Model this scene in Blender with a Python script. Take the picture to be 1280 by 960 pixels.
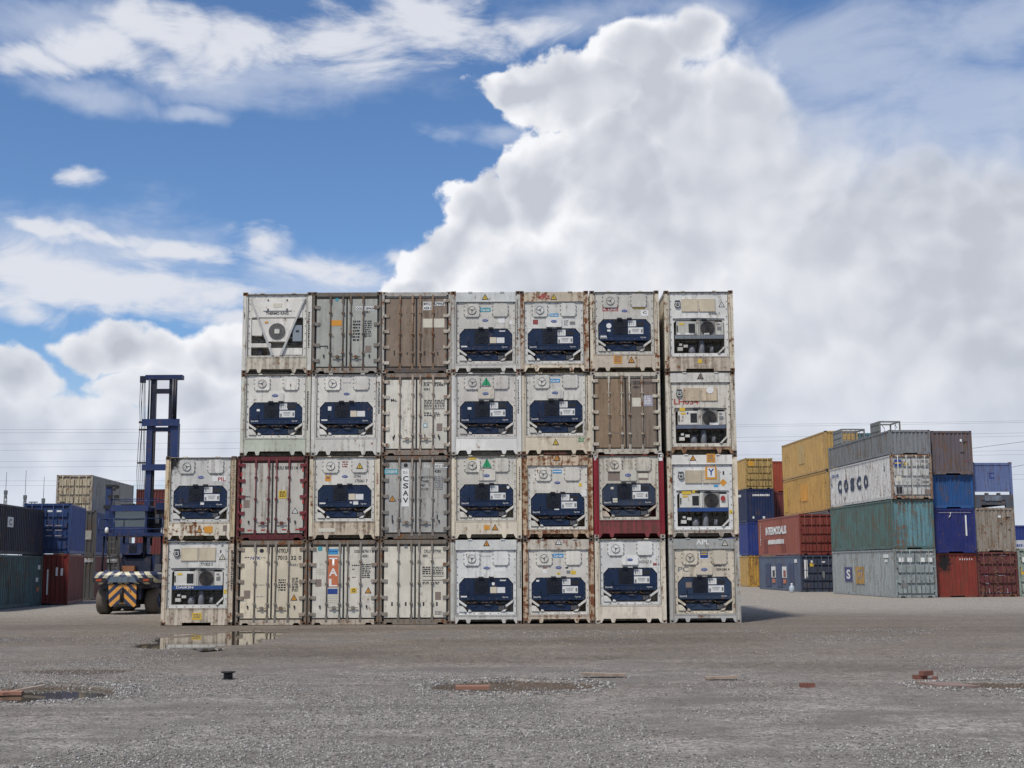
import bpy, math, random
import numpy as np
from mathutils import Vector, Euler

for o in list(bpy.data.objects):
    bpy.data.objects.remove(o)
scene = bpy.context.scene
COL = scene.collection
rnd = random.Random(7)

# ------------------------------------------------------------------ camera
FPX = 1640.0                       # focal length in pixels of the 1280 wide photograph
CAM_H = 2.0
CAM_EUL = Euler((math.radians(90 + 7.85), math.radians(0.3), 0.0), 'XYZ')
cam_data = bpy.data.cameras.new('camera')
cam_data.sensor_width = 36.0
cam_data.lens = FPX / 1280.0 * 36.0
cam_data.clip_start = 0.1
cam_data.clip_end = 20000
cam = bpy.data.objects.new('camera', cam_data)
cam.location = (0, 0, CAM_H)
cam.rotation_euler = CAM_EUL
COL.objects.link(cam)
scene.camera = cam
CAM_R = CAM_EUL.to_matrix()

def ray(x, y):
    return CAM_R @ Vector(((x - 640) / FPX, -(y - 480) / FPX, -1.0))
def at(x, y, Y):                   # pixel -> point on the plane at distance Y
    d = ray(x, y)
    k = Y / d.y
    return Vector((d.x * k, Y, CAM_H + d.z * k))
def gnd(x, y, z=0.0):              # pixel -> point on the ground
    d = ray(x, y)
    k = (z - CAM_H) / d.z
    return Vector((d.x * k, d.y * k, z))

# ------------------------------------------------------------------ node helpers
class NG:
    def __init__(s, nt):
        s.nt = nt; s.n = nt.nodes; s.l = nt.links
        s.n.clear()
    def new(s, t, **kw):
        nd = s.n.new(t)
        for k, v in kw.items(): setattr(nd, k, v)
        return nd
    def put(s, sock, v):
        if isinstance(v, bpy.types.NodeSocket): s.l.new(v, sock)
        elif v is not None: sock.default_value = v
    def m(s, op, a, b=None, c=None, clamp=False):
        nd = s.new('ShaderNodeMath', operation=op, use_clamp=clamp)
        for i, v in enumerate((a, b, c)): 
            if v is not None: s.put(nd.inputs[i], v)
        return nd.outputs[0]
    def v(s, op, a, b=None, scale=None):
        nd = s.new('ShaderNodeVectorMath', operation=op)
        s.put(nd.inputs[0], a)
        if b is not None: s.put(nd.inputs[1], b)
        if scale is not None: s.put(nd.inputs['Scale'], scale)
        return nd.outputs['Value'] if op in ('LENGTH', 'DISTANCE', 'DOT_PRODUCT') else nd.outputs[0]
    def noise(s, vec, scale, detail=5, rough=0.55, dist=0.0):
        nd = s.new('ShaderNodeTexNoise')
        s.put(nd.inputs['Vector'], vec)
        nd.inputs['Scale'].default_value = scale; nd.inputs['Detail'].default_value = detail
        nd.inputs['Roughness'].default_value = rough; nd.inputs['Distortion'].default_value = dist
        return nd.outputs[0]
    def ss(s, v, a, b, lo=0.0, hi=1.0):          # smoothstep
        nd = s.new('ShaderNodeMapRange', interpolation_type='SMOOTHSTEP')
        s.put(nd.inputs[0], v)
        for i, q in enumerate((a, b, lo, hi)): s.put(nd.inputs[1 + i], q)
        return nd.outputs[0]
    def lin(s, v, a, b, lo=0.0, hi=1.0):
        nd = s.new('ShaderNodeMapRange')
        s.put(nd.inputs[0], v)
        for i, q in enumerate((a, b, lo, hi)): s.put(nd.inputs[1 + i], q)
        return nd.outputs[0]
    def mix(s, f, a, b, mode='MIX'):
        nd = s.new('ShaderNodeMix', data_type='RGBA', blend_type=mode)
        s.put(nd.inputs[0], f)
        for i, q in ((6, a), (7, b)):
            if isinstance(q, tuple) and len(q) == 3: q = q + (1.0,)
            s.put(nd.inputs[i], q)
        return nd.outputs[2]
    def comb(s, x, y, z):
        nd = s.new('ShaderNodeCombineXYZ')
        for i, q in enumerate((x, y, z)): s.put(nd.inputs[i], q)
        return nd.outputs[0]
    def sep(s, v):
        nd = s.new('ShaderNodeSeparateXYZ'); s.put(nd.inputs[0], v)
        return nd.outputs

# ------------------------------------------------------------------ world: sky with clouds
SUN_DIR = Vector((-0.25, -0.45, 0.85)).normalized()      # towards the sun
SUN_EL = math.asin(SUN_DIR.z)
SUN_AZ = math.atan2(SUN_DIR.x, SUN_DIR.y)
world = bpy.data.worlds.new('World')
scene.world = world
world.use_nodes = True
g = NG(world.node_tree)
tc = g.new('ShaderNodeTexCoord')
dirv = g.v('NORMALIZE', tc.outputs['Generated'])
sky = g.new('ShaderNodeTexSky', sky_type='NISHITA')
sky.sun_disc = False
sky.sun_elevation = SUN_EL
sky.sun_rotation = SUN_AZ
sky.altitude = 0
sky.air_density = 1.0; sky.dust_density = 0.3; sky.ozone_density = 3.0
dx, dy, dz_ = g.sep(dirv)
az = g.m('ARCTAN2', dx, dy)
el = g.m('ARCSINE', dz_)
P2 = g.comb(az, el, 0.0)

def azel(x, y):
    d = ray(x, y).normalized()
    return math.atan2(d.x, d.y), math.asin(d.z)
def blobs(vec, lst):
    out = None
    for (x, y, rx, ry) in lst:
        a, e = azel(x, y)
        nd = g.new('ShaderNodeVectorMath', operation='MULTIPLY_ADD')
        g.put(nd.inputs[0], vec); nd.inputs[1].default_value = (FPX/rx, FPX/ry, 0.0); nd.inputs[2].default_value = (-a*FPX/rx, -e*FPX/ry, 0.0)
        q = g.v('LENGTH', nd.outputs[0])
        out = q if out is None else g.m('MINIMUM', out, q)
    return g.m('MAXIMUM', g.m('SUBTRACT', 1.0, out), -2.0)

# domain warp breaks up the outlines
wn = g.new('ShaderNodeTexNoise'); wn.inputs['Scale'].default_value = 10; wn.inputs['Detail'].default_value = 4
wn.inputs['Roughness'].default_value = 0.55
g.l.new(dirv, wn.inputs['Vector'])
warp = g.v('SUBTRACT', wn.outputs['Color'], (0.5, 0.5, 0.5))
Pw = g.v('ADD', P2, g.v('MULTIPLY', warp, (0.075, 0.075, 0.0)))
Pw2 = g.v('ADD', P2, g.v('MULTIPLY', warp, (0.13, 0.06, 0.0)))

# outside the frame the same kind of broken cumulus goes on
wide = g.noise(g.v('MULTIPLY', dirv, (1, 1, 1.6)), 2.6, 3, 0.55)
generic = g.lin(wide, 0.44, 0.72, -0.25, 0.9)
outm = g.m('MAXIMUM', g.ss(g.m('ABSOLUTE', az), 0.37, 0.50), g.ss(el, 0.42, 0.54))
generic = g.m('SUBTRACT', generic, g.lin(outm, 0, 1, 2.0, 0.0))

BIG = [(715,112,120,58),(640,104,58,30),(795,70,90,52),(858,48,60,42),(925,125,85,66),(840,140,130,80),(770,210,150,100),(665,240,80,62),(605,265,66,56),
       (552,318,70,52),(515,352,55,34),(660,340,150,90),(860,290,230,160),(980,360,170,120),(800,430,300,120)]
RIGHT = [(1100,330,230,150),(1260,300,210,130),(1000,480,280,150),(1200,450,280,170),(1330,420,200,250),(960,230,130,110)]
MID = [(1045,320,85,62),(1110,380,110,60),(1200,300,75,110),(985,410,75,50),(1235,420,110,75),(1010,250,60,40),(1150,210,55,34),(940,460,70,45),(1285,240,60,70)]
LOW = [(180,440,100,34),(275,436,65,42),(215,485,110,45),(35,478,80,42),(110,545,220,70),(0,560,150,80),(270,545,140,85),
       (420,600,200,80),(640,600,300,90),(950,600,300,100),(1200,600,300,100)]
SOFT = [(55,345,150,46),(190,358,150,40),(270,362,80,28),(20,392,80,26),(285,392,70,18),(60,283,70,12),(130,296,80,12),(230,312,100,17),
        (340,298,60,28),(400,325,90,20),(480,309,34,13),(545,30,160,55),(420,50,190,50),(300,52,110,46),(640,20,100,34),(115,68,100,30),
        (95,228,50,20),(215,40,80,34),(45,75,90,22)]
VEIL = [(1060,70,190,80),(1180,150,260,120),(1010,190,120,60),(1240,30,160,80),(880,20,100,34),(110,120,70,20),(230,135,55,15),(600,165,45,16),(60,30,140,46),
        (330,95,220,34),(420,340,150,40),(120,320,220,60),(700,15,120,34)]

def billow(vec):                                # rounded lobes in two sizes
    out = None
    for sc, k in ((17.0, 0.62), (41.0, 0.30)):
        vo = g.new('ShaderNodeTexVoronoi', voronoi_dimensions='2D')
        vo.inputs['Scale'].default_value = sc
        g.put(vo.inputs['Vector'], vec)
        q = g.m('MULTIPLY', g.m('SUBTRACT', 0.45, vo.outputs['Distance']), k)
        out = q if out is None else g.m('ADD', out, q)
    return out
fine = g.noise(dirv, 42, 5, 0.65)
med = g.noise(dirv, 9.0, 4, 0.55)
Pb = g.v('ADD', P2, g.v('MULTIPLY', warp, (0.05, 0.05, 0.0)))
bw = billow(Pb)
LIGHT = (-0.010, 0.013, 0.0)                    # towards the sunlit side of the lobes
bw2 = billow(g.v('ADD', Pb, LIGHT))
def fld(b, a_med, a_fine, a_bil=0.0):
    q = g.m('ADD', b, g.m('ADD', g.m('MULTIPLY', g.m('SUBTRACT', med, 0.5), a_med), g.m('MULTIPLY', g.m('SUBTRACT', fine, 0.5), a_fine)))
    return g.m('ADD', q, g.m('MULTIPLY', bw, a_bil)) if a_bil else q
f_big = g.m('MAXIMUM', fld(blobs(Pw, BIG), 0.45, 0.55, 0.6), fld(generic, 0.3, 0.3, 0.4))
f_low = fld(blobs(Pw, LOW), 0.7, 0.6, 0.6)
f_mid = fld(blobs(Pw, MID), 0.7, 0.6, 0.6)
f_right = fld(blobs(Pw, RIGHT), 0.8, 0.2, 0.3)
wisp = g.noise(g.v('MULTIPLY', dirv, (1.0, 1.0, 2.6)), 11.0, 6, 0.62, 0.5)
f_soft = g.m('ADD', blobs(Pw2, SOFT), g.m('MULTIPLY', g.m('SUBTRACT', wisp, 0.54), 2.6))
f_veil = g.m('ADD', blobs(Pw2, VEIL), g.m('MULTIPLY', g.m('SUBTRACT', wisp, 0.52), 2.0))

a_big = g.ss(f_big, 0.0, g.lin(az, 0.06, 0.2, 0.15, 0.55))
a_low = g.ss(f_low, 0.0, 0.26)
a_mid = g.m('MULTIPLY', g.ss(f_mid, -0.05, 0.75), 0.62)
a_right = g.ss(f_right, -0.35, 0.6)
a_soft = g.m('MULTIPLY', g.ss(f_soft, -0.05, 0.80), 0.92)
a_veil = g.m('MULTIPLY', g.ss(f_veil, -0.35, 0.9), 0.55)

# relief: lobes are brighter on the side that faces the sun
med2 = g.noise(g.v('ADD', dirv, (-0.02, 0.0, 0.03)), 9.0, 4, 0.55)
rel = g.m('ADD', g.m('MULTIPLY', g.m('SUBTRACT', bw, bw2), 0.75), g.m('MULTIPLY', g.m('SUBTRACT', med, med2), 0.8))
rel = g.m('ADD', rel, g.m('MULTIPLY', g.m('SUBTRACT', fine, 0.5), 0.10))
bil = g.noise(dirv, 4.2, 4, 0.5)
core = g.ss(f_big, 0.03, 0.85)
thick = g.m('ADD', g.m('MULTIPLY', core, 1.05), g.m('ADD', g.m('MULTIPLY', g.m('SUBTRACT', bil, 0.5), 1.9), g.m('MULTIPLY', g.m('SUBTRACT', med, 0.5), 0.5)))
lum_big = g.m('ADD', g.lin(thick, 0.0, 1.0, 0.93, 0.62), g.m('MULTIPLY', rel, g.lin(core, 0, 1, 1.0, 0.36)))
lum_big = g.m('MINIMUM', g.m('MAXIMUM', lum_big, 0.59), 0.95)
lum_right = g.m('ADD', g.lin(g.m('ADD', bil, g.m('MULTIPLY', g.m('SUBTRACT', med, 0.5), 0.7)), 0.34, 0.66, 0.84, 0.62), g.m('MULTIPLY', rel, 0.28))
lum_right = g.m('MINIMUM', g.m('MAXIMUM', lum_right, 0.585), 0.90)
lum_mid = g.m('MINIMUM', g.m('MAXIMUM', g.m('ADD', g.lin(g.m('ADD', g.ss(f_mid, 0.0, 0.55), g.m('MULTIPLY', g.m('SUBTRACT', med, 0.5), 0.8)), 0, 1, 0.90, 0.57), g.m('MULTIPLY', rel, 0.6)), 0.55), 0.94)
thl = g.m('ADD', g.ss(f_low, 0.0, 0.9), g.m('ADD', g.m('MULTIPLY', g.m('SUBTRACT', bil, 0.5), 1.3), g.m('MULTIPLY', g.m('SUBTRACT', med, 0.5), 0.9)))
lum_low = g.m('MINIMUM', g.m('MAXIMUM', g.m('ADD', g.lin(thl, 0, 1, 0.88, 0.62), g.m('MULTIPLY', rel, 0.6)), 0.55), 0.93)

SKY_STRENGTH = 0.105
skyc = g.v('MULTIPLY', sky.outputs[0], tuple(SKY_STRENGTH*q for q in (0.78, 0.96, 1.16)))
def tint(l, c):
    return g.v('SCALE', c, scale=l)
CW = (0.985, 0.99, 1.02)
def greyblue(l):                              # greyer parts of clouds are slightly bluer
    t = g.lin(l, 0.5, 0.9, 1.0, 0.0)
    return g.v('SCALE', g.mix(t, (0.985, 0.995, 1.03), (0.92, 0.985, 1.13)), scale=l)
hz = g.ss(el, 0.17, 0.0)
c = g.mix(g.m('MULTIPLY', hz, 0.45), skyc, (0.56, 0.66, 0.83))
c = g.mix(a_veil, c, (0.66, 0.71, 0.82))
c = g.mix(a_soft, c, (0.76, 0.78, 0.84))
c = g.mix(a_low, c, greyblue(lum_low))
c = g.mix(a_right, c, greyblue(lum_right))
c = g.mix(a_mid, c, greyblue(lum_mid))
join = g.m('MULTIPLY', a_right, 0.9)
lum_bj = g.m('ADD', g.m('MULTIPLY', lum_big, g.m('SUBTRACT', 1.0, join)), g.m('MULTIPLY', lum_right, join))
c = g.mix(g.m('MULTIPLY', a_big, g.m('SUBTRACT', 1.0, g.m('MULTIPLY', g.ss(az, 0.16, 0.24), a_mid))), c, greyblue(lum_bj))
hz2 = g.m('MULTIPLY', g.ss(el, 0.17, 0.03), 0.62)
c = g.mix(hz2, c, (0.60, 0.665, 0.79))
bg = g.new('ShaderNodeBackground')
g.l.new(c, bg.inputs['Color']); bg.inputs['Strength'].default_value = 1.0
wo = g.new('ShaderNodeOutputWorld')
g.l.new(bg.outputs[0], wo.inputs['Surface'])

# ------------------------------------------------------------------ sun and exposure
sd = bpy.data.lights.new('sun', 'SUN')
sd.energy = 3.7
sd.angle = math.radians(5.0)
sd.color = (1.0, 0.94, 0.86)
sun = bpy.data.objects.new('sun', sd)
sun.rotation_euler = SUN_DIR.to_track_quat('Z', 'Y').to_euler()
sun.location = (-20, -20, 60)
COL.objects.link(sun)
vs = scene.view_settings
vs.view_transform = 'Standard'; vs.look = 'None'; vs.exposure = 0.0; vs.gamma = 1.0; vs.use_curve_mapping = False
scene.render.engine = 'CYCLES'
scene.cycles.use_denoising = True
scene.cycles.max_bounces = 5
scene.cycles.diffuse_bounces = 2
world.cycles.sampling_method = 'MANUAL'
world.cycles.sample_map_resolution = 512

# ------------------------------------------------------------------ mesh helpers
class MB:
    def __init__(s): s.v = []; s.f = []; s.sm = []
    def box(s, x0, x1, y0, y1, z0, z1):
        b = len(s.v)
        s.v += [(x0,y0,z0),(x1,y0,z0),(x1,y1,z0),(x0,y1,z0),(x0,y0,z1),(x1,y0,z1),(x1,y1,z1),(x0,y1,z1)]
        s.f += [tuple(b+i for i in q) for q in ((0,3,2,1),(4,5,6,7),(0,1,5,4),(1,2,6,5),(2,3,7,6),(3,0,4,7))]
        return s
    def prism(s, poly, y0, y1):              # polygon in x,z extruded from y0 to y1
        b = len(s.v); n = len(poly)
        s.v += [(x, y0, z) for x, z in poly] + [(x, y1, z) for x, z in poly]
        s.f.append(tuple(range(b, b+n))); s.f.append(tuple(range(b+2*n-1, b+n-1, -1)))
        for i in range(n):
            j = (i+1) % n
            s.f.append((b+j, b+i, b+n+i, b+n+j))
        return s
    def prismx(s, poly, x0, x1):             # polygon in y,z extruded in x
        b = len(s.v); n = len(poly)
        s.v += [(x0, y, z) for y, z in poly] + [(x1, y, z) for y, z in poly]
        s.f.append(tuple(range(b, b+n))); s.f.append(tuple(range(b+2*n-1, b+n-1, -1)))
        for i in range(n):
            j = (i+1) % n
            s.f.append((b+j, b+i, b+n+i, b+n+j))
        return s
    def cyl(s, p0, p1, r, n=10, r1=None, cap=True):
        p0 = Vector(p0); p1 = Vector(p1); r1 = r if r1 is None else r1
        d = (p1-p0).normalized()
        a = d.orthogonal().normalized(); c = d.cross(a)
        b = len(s.v)
        for p, q in ((p0, r), (p1, r1)):
            for i in range(n):
                t = 2*math.pi*i/n
                s.v.append(tuple(p + a*(q*math.cos(t)) + c*(q*math.sin(t))))
        for i in range(n):
            j = (i+1) % n
            s.f.append((b+i, b+j, b+n+j, b+n+i)); s.sm.append(len(s.f)-1)
        if cap:
            s.f.append(tuple(range(b+n-1, b-1, -1))); s.f.append(tuple(range(b+n, b+2*n)))
        return s
    def tube(s, pts, r, n=6):
        for a, b in zip(pts[:-1], pts[1:]): s.cyl(a, b, r, n)
        return s
    def lathe(s, prof, n=16, c=(0,0,0), axis='z', cap=True):  # prof = [(r, h)]
        b = len(s.v)
        for r, h in prof:
            for i in range(n):
                t = 2*math.pi*i/n
                u, w = r*math.cos(t), r*math.sin(t)
                p = {'z': (u, w, h), 'y': (u, h, w), 'x': (h, u, w)}[axis]
                s.v.append((c[0]+p[0], c[1]+p[1], c[2]+p[2]))
        for k in range(len(prof)-1):
            for i in range(n):
                j = (i+1) % n
                s.f.append((b+k*n+i, b+k*n+j, b+(k+1)*n+j, b+(k+1)*n+i)); s.sm.append(len(s.f)-1)
        if cap:
            s.f.append(tuple(range(b+n-1, b-1, -1)))
            e = b+(len(prof)-1)*n
            s.f.append(tuple(range(e, e+n)))
        return s
    def ring(s, cx, cz, r0, r1, y0, y1, n=20):          # flat ring facing -y
        b = len(s.v)
        for (r, y) in ((r0, y1), (r0, y0), (r1, y0), (r1, y1)):
            for i in range(n):
                t = 2*math.pi*i/n
                s.v.append((cx+r*math.cos(t), y, cz+r*math.sin(t)))
        for k in range(3):
            for i in range(n):
                j = (i+1) % n
                s.f.append((b+k*n+i, b+k*n+j, b+(k+1)*n+j, b+(k+1)*n+i))
        return s
    def quad(s, a, b, c, d):
        k = len(s.v); s.v += [tuple(a), tuple(b), tuple(c), tuple(d)]; s.f.append((k,k+1,k+2,k+3)); return s
    def mesh(s, name):
        me = bpy.data.meshes.new(name)
        me.from_pydata(s.v, [], s.f)
        if s.sm:
            fl = np.zeros(len(s.f), bool); fl[s.sm] = True
            me.polygons.foreach_set('use_smooth', fl)
        me.materials.append(None)
        me.update()
        return me
    def build(s, name, mat, parent=None, loc=None, rot=None):
        return link(name, s.mesh(name), mat, parent, loc, rot)

def link(name, me, mat, parent=None, loc=None, rot=None):
    o = bpy.data.objects.new(name, me)
    COL.objects.link(o)
    if parent is not None: o.parent = parent
    if loc is not None: o.location = loc
    if rot is not None: o.rotation_euler = rot
    sl = o.material_slots[0]
    sl.link = 'OBJECT'; sl.material = mat
    return o
MESH = {}
def shared(key, fn):
    if key not in MESH:
        mb = MB(); fn(mb); MESH[key] = mb.mesh(key[0] if isinstance(key, tuple) else key)
    return MESH[key]
def empty(name, loc, rz=0.0):
    o = bpy.data.objects.new(name, None)
    o.empty_display_size = 0.3
    COL.objects.link(o); o.location = loc; o.rotation_euler = (0, 0, rz)
    return o
def tag(o, label, cat, group=None, kind=None):
    if label: o['label'] = label
    if cat: o['category'] = cat
    if group: o['group'] = group
    if kind: o['kind'] = kind
    return o
TXT = {}
def text_mesh(s, w, h, bold=0.0):
    key = (s, round(w, 3), round(h, 3), bold)
    if key not in TXT:
        cu = bpy.data.curves.new('t', 'FONT'); cu.body = s; cu.offset = bold; cu.resolution_u = 3
        ob = bpy.data.objects.new('t', cu)
        me = bpy.data.meshes.new_from_object(ob)
        n = len(me.vertices); co = np.zeros(n*3); me.vertices.foreach_get('co', co); co = co.reshape(-1, 3)
        lo = co.min(0); hi = co.max(0)
        out = np.zeros_like(co)
        out[:, 0] = (co[:, 0]-(lo[0]+hi[0])/2) / max(hi[0]-lo[0], 1e-6) * w
        out[:, 2] = (co[:, 1]-(lo[1]+hi[1])/2) / max(hi[1]-lo[1], 1e-6) * h
        me.vertices.foreach_set('co', out.ravel()); me.update()
        me.materials.clear(); me.materials.append(None)
        bpy.data.objects.remove(ob); bpy.data.curves.remove(cu)
        TXT[key] = me
    return TXT[key]

# ------------------------------------------------------------------ materials
MATS = {}
def base_mat(name):
    m = bpy.data.materials.new(name); m.use_nodes = True
    q = NG(m.node_tree)
    b = q.new('ShaderNodeBsdfPrincipled'); o = q.new('ShaderNodeOutputMaterial')
    q.l.new(b.outputs[0], o.inputs['Surface'])
    return m, q, b
def plain(name, col, rough=0.5, metal=0.0, var=0.15, scale=8.0, spec=0.4):
    if name in MATS: return MATS[name]
    m, q, b = base_mat(name)
    t = q.new('ShaderNodeTexCoord')
    n = q.noise(t.outputs['Object'], scale, 5, 0.6)
    lo = tuple(c*(1-var) for c in col); hi = tuple(min(1, c*(1+var)) for c in col)
    q.put(b.inputs['Base Color'], q.mix(n, lo, hi))
    b.inputs['Roughness'].default_value = rough; b.inputs['Metallic'].default_value = metal
    b.inputs['Specular IOR Level'].default_value = spec
    MATS[name] = m
    return m
def paint(col, dirt=0.4, rust=0.15, rough=0.5, bump=0.15, soot=None):
    """weathered container paint: blotches, vertical grime runs, rust spots and runs"""
    key = ('paint',) + tuple(round(x, 3) for x in col) + (round(dirt, 2), round(rust, 2), round(rough, 2), soot)
    if key in MATS: return MATS[key]
    m, q, b = base_mat('weathered_paint')
    t = q.new('ShaderNodeTexCoord'); oi = q.new('ShaderNodeObjectInfo')
    rv = q.m('MULTIPLY', oi.outputs['Random'], 61.0)
    p = q.v('ADD', t.outputs['Object'], q.comb(rv, q.m('MULTIPLY', rv, 0.37), q.m('MULTIPLY', rv, 0.71)))
    def ct(n, k): return q.m('ADD', q.m('MULTIPLY', q.m('SUBTRACT', n, 0.5), k), 0.5)
    blot = ct(q.noise(p, 1.3, 5, 0.6), 1.5)
    stre = ct(q.noise(q.v('MULTIPLY', p, (8.0, 8.0, 0.6)), 1.0, 4, 0.6), 1.6)
    fin = ct(q.noise(p, 7.0, 6, 0.65), 1.7)
    grit = q.noise(p, 30.0, 3, 0.6)
    c0 = q.mix(q.ss(blot, 0.3, 0.7), tuple(x*0.86 for x in col), tuple(min(0.85, x*1.06) for x in col))
    vr = q.lin(oi.outputs['Random'], 0, 1, 0.90, 1.08)
    c0 = q.mix(1.0, c0, q.comb(vr, vr, vr), 'MULTIPLY')
    dm = q.m('ADD', q.m('MULTIPLY', stre, 0.55), q.m('ADD', q.m('MULTIPLY', blot, 0.35), q.m('MULTIPLY', fin, 0.25)))
    dm = q.ss(dm, 0.66 - 0.20*dirt, 0.90 - 0.20*dirt)
    dc = tuple(x*0.32 + y for x, y in zip(col, (0.034, 0.024, 0.014)))
    c1 = q.mix(q.m('MULTIPLY', dm, min(1.0, 0.22 + dirt*0.75)), c0, dc)
    rm = q.m('ADD', q.m('MULTIPLY', fin, 0.62), q.m('ADD', q.m('MULTIPLY', stre, 0.28), q.m('MULTIPLY', blot, 0.25)))
    th = 0.79 - 0.25*rust
    rmask = q.ss(rm, th, th + 0.06)
    halo = q.ss(rm, th - 0.10, th + 0.06)
    rc = q.mix(grit, (0.085, 0.028, 0.014), (0.22, 0.082, 0.03))
    c2 = q.mix(q.m('MULTIPLY', halo, 0.45*min(1, rust*3)), c1, (0.30, 0.17, 0.08))
    c3 = q.mix(rmask, c2, rc)
    if soot:                                   # burnt patch: centre x, z and radius
        dd = q.v('LENGTH', q.v('MULTIPLY', q.v('SUBTRACT', t.outputs['Object'], (soot[0], 0.0, soot[1])), (1/soot[2], 0.0, 0.75/soot[2])))
        dd = q.m('ADD', dd, q.m('MULTIPLY', q.m('SUBTRACT', fin, 0.5), 1.1))
        c3 = q.mix(q.ss(dd, 1.05, 0.35), c3, (0.012, 0.011, 0.011))
    q.put(b.inputs['Base Color'], c3)
    q.put(b.inputs['Roughness'], q.m('ADD', rough, q.m('MULTIPLY', q.m('ADD', rmask, dm), 0.2)))
    b.inputs['Specular IOR Level'].default_value = 0.35
    bp = q.new('ShaderNodeBump'); bp.inputs['Strength'].default_value = bump; bp.inputs['Distance'].default_value = 0.02
    q.put(bp.inputs['Height'], q.m('ADD', q.m('MULTIPLY', blot, 1.0), q.m('MULTIPLY', fin, 0.15)))
    q.l.new(bp.outputs[0], b.inputs['Normal'])
    MATS[key] = m
    return m

# ------------------------------------------------------------------ ground
def vnoise(x, y, seed):                       # value noise, numpy
    x = np.asarray(x, float); y = np.asarray(y, float)
    xi = np.floor(x).astype(np.int64); yi = np.floor(y).astype(np.int64)
    fx = x-xi; fy = y-yi
    fx = fx*fx*(3-2*fx); fy = fy*fy*(3-2*fy)
    def h(a, b):
        n = (a*374761393 + b*668265263 + seed*1442695041) & 0x7fffffff
        n = ((n ^ (n >> 13))*1274126177) & 0x7fffffff
        n = n ^ (n >> 16)
        return (n & 0xffff)/65535.0
    return (h(xi,yi)*(1-fx)+h(xi+1,yi)*fx)*(1-fy) + (h(xi,yi+1)*(1-fx)+h(xi+1,yi+1)*fx)*fy
def fbm(x, y, seed, octs=4):
    s = 0; a = 0.5
    for i in range(octs):
        s = s + a*vnoise(x*2**i, y*2**i, seed+i*17); a *= 0.5
    return s/(1-0.5**octs)

def dip(x0, x1, y0, y1, depth, rim=0.0, water=None, rag=0.5):
    xm = (x0+x1)/2; a = gnd(xm, y0); b = gnd(xm, y1)
    cy = (a.y+b.y)/2; ry = abs(a.y-b.y)/2
    l = gnd(x0, (y0+y1)/2); r = gnd(x1, (y0+y1)/2)
    return dict(cx=(l.x+r.x)/2, cy=cy, rx=abs(r.x-l.x)/2, ry=ry, depth=depth, rim=rim, water=water, rag=rag)
DIPS = [dip(172, 338, 789.5, 811, 0.045, 0.0, -0.018, 0.95),    # puddle in front of the end stack
        dip(-70, 136, 858, 878, 0.10, 0.02, -0.045, 0.35),     # water filled pothole
        dip(548, 728, 851, 866, 0.10, 0.02, None, 0.7),        # dry pothole
        dip(1165, 1330, 851.5, 863, 0.11, 0.02, -0.085, 0.5),  # pothole beside the slab
        dip(40, 180, 836, 843, 0.035, 0.0, None, 0.8)]        # shallow damp hollow
def dip_field(d, x, y):
    q = np.sqrt(((x-d['cx'])/d['rx'])**2 + ((y-d['cy'])/d['ry'])**2)
    return q + d['rag']*(fbm(x*1.1, y*0.8, 91, 4)-0.5)*1.6
def ground_z(x, y):
    x = np.asarray(x, float); y = np.asarray(y, float)
    near = np.clip((70-y)/20, 0, 1)
    z = (fbm(x*0.35, y*0.25, 5, 3)-0.5)*0.02*near + (fbm(x*2.2, y*2.2, 33, 3)-0.5)*0.012*near
    keep = np.clip(np.maximum(0, (y-44)/1.0), 0, 1)*np.clip((61-y)/3, 0, 1)
    z = z*(1-keep*0.8) - 0.004*keep
    for d in DIPS:
        q = dip_field(d, x, y)
        t = np.clip((1.12-q)/0.32, 0, 1); t = t*t*(3-2*t)
        z = z*(1-t) - d['depth']*t*(0.75+0.5*fbm(x*3, y*3, 8, 3))
        z = z + d['rim']*np.exp(-((q-1.2)/0.12)**2)
    return z
fx = np.arange(-24, 27.01, 0.1); fy = np.arange(10, 50.01, 0.1)
xs = np.concatenate([[-4000,-1500,-500,-200,-90,-50,-34], fx, [34,50,90,200,500,1500,4000]])
ys = np.concatenate([[-300,-100,-30,-8,2,7], fy, [54,58,63,70,80,95,120,180,300,600,1500,5000]])
GX, GY = np.meshgrid(xs, ys)
GZ = ground_z(GX, GY)
nx, ny = len(xs), len(ys)
co = np.stack([GX.ravel(), GY.ravel(), GZ.ravel()], 1)
idx = np.arange(nx*ny).reshape(ny, nx)
fc = np.stack([idx[:-1,:-1], idx[:-1,1:], idx[1:,1:], idx[1:,:-1]], -1).reshape(-1, 4)
gm = bpy.data.meshes.new('ground')
gm.vertices.add(len(co)); gm.vertices.foreach_set('co', co.ravel())
gm.loops.add(fc.size); gm.loops.foreach_set('vertex_index', fc.ravel())
gm.polygons.add(len(fc)); gm.polygons.foreach_set('loop_start', np.arange(len(fc))*4); gm.polygons.foreach_set('loop_total', np.full(len(fc), 4))
gm.polygons.foreach_set('use_smooth', np.ones(len(fc), bool))
gm.update(calc_edges=True); gm.materials.append(None)

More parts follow.
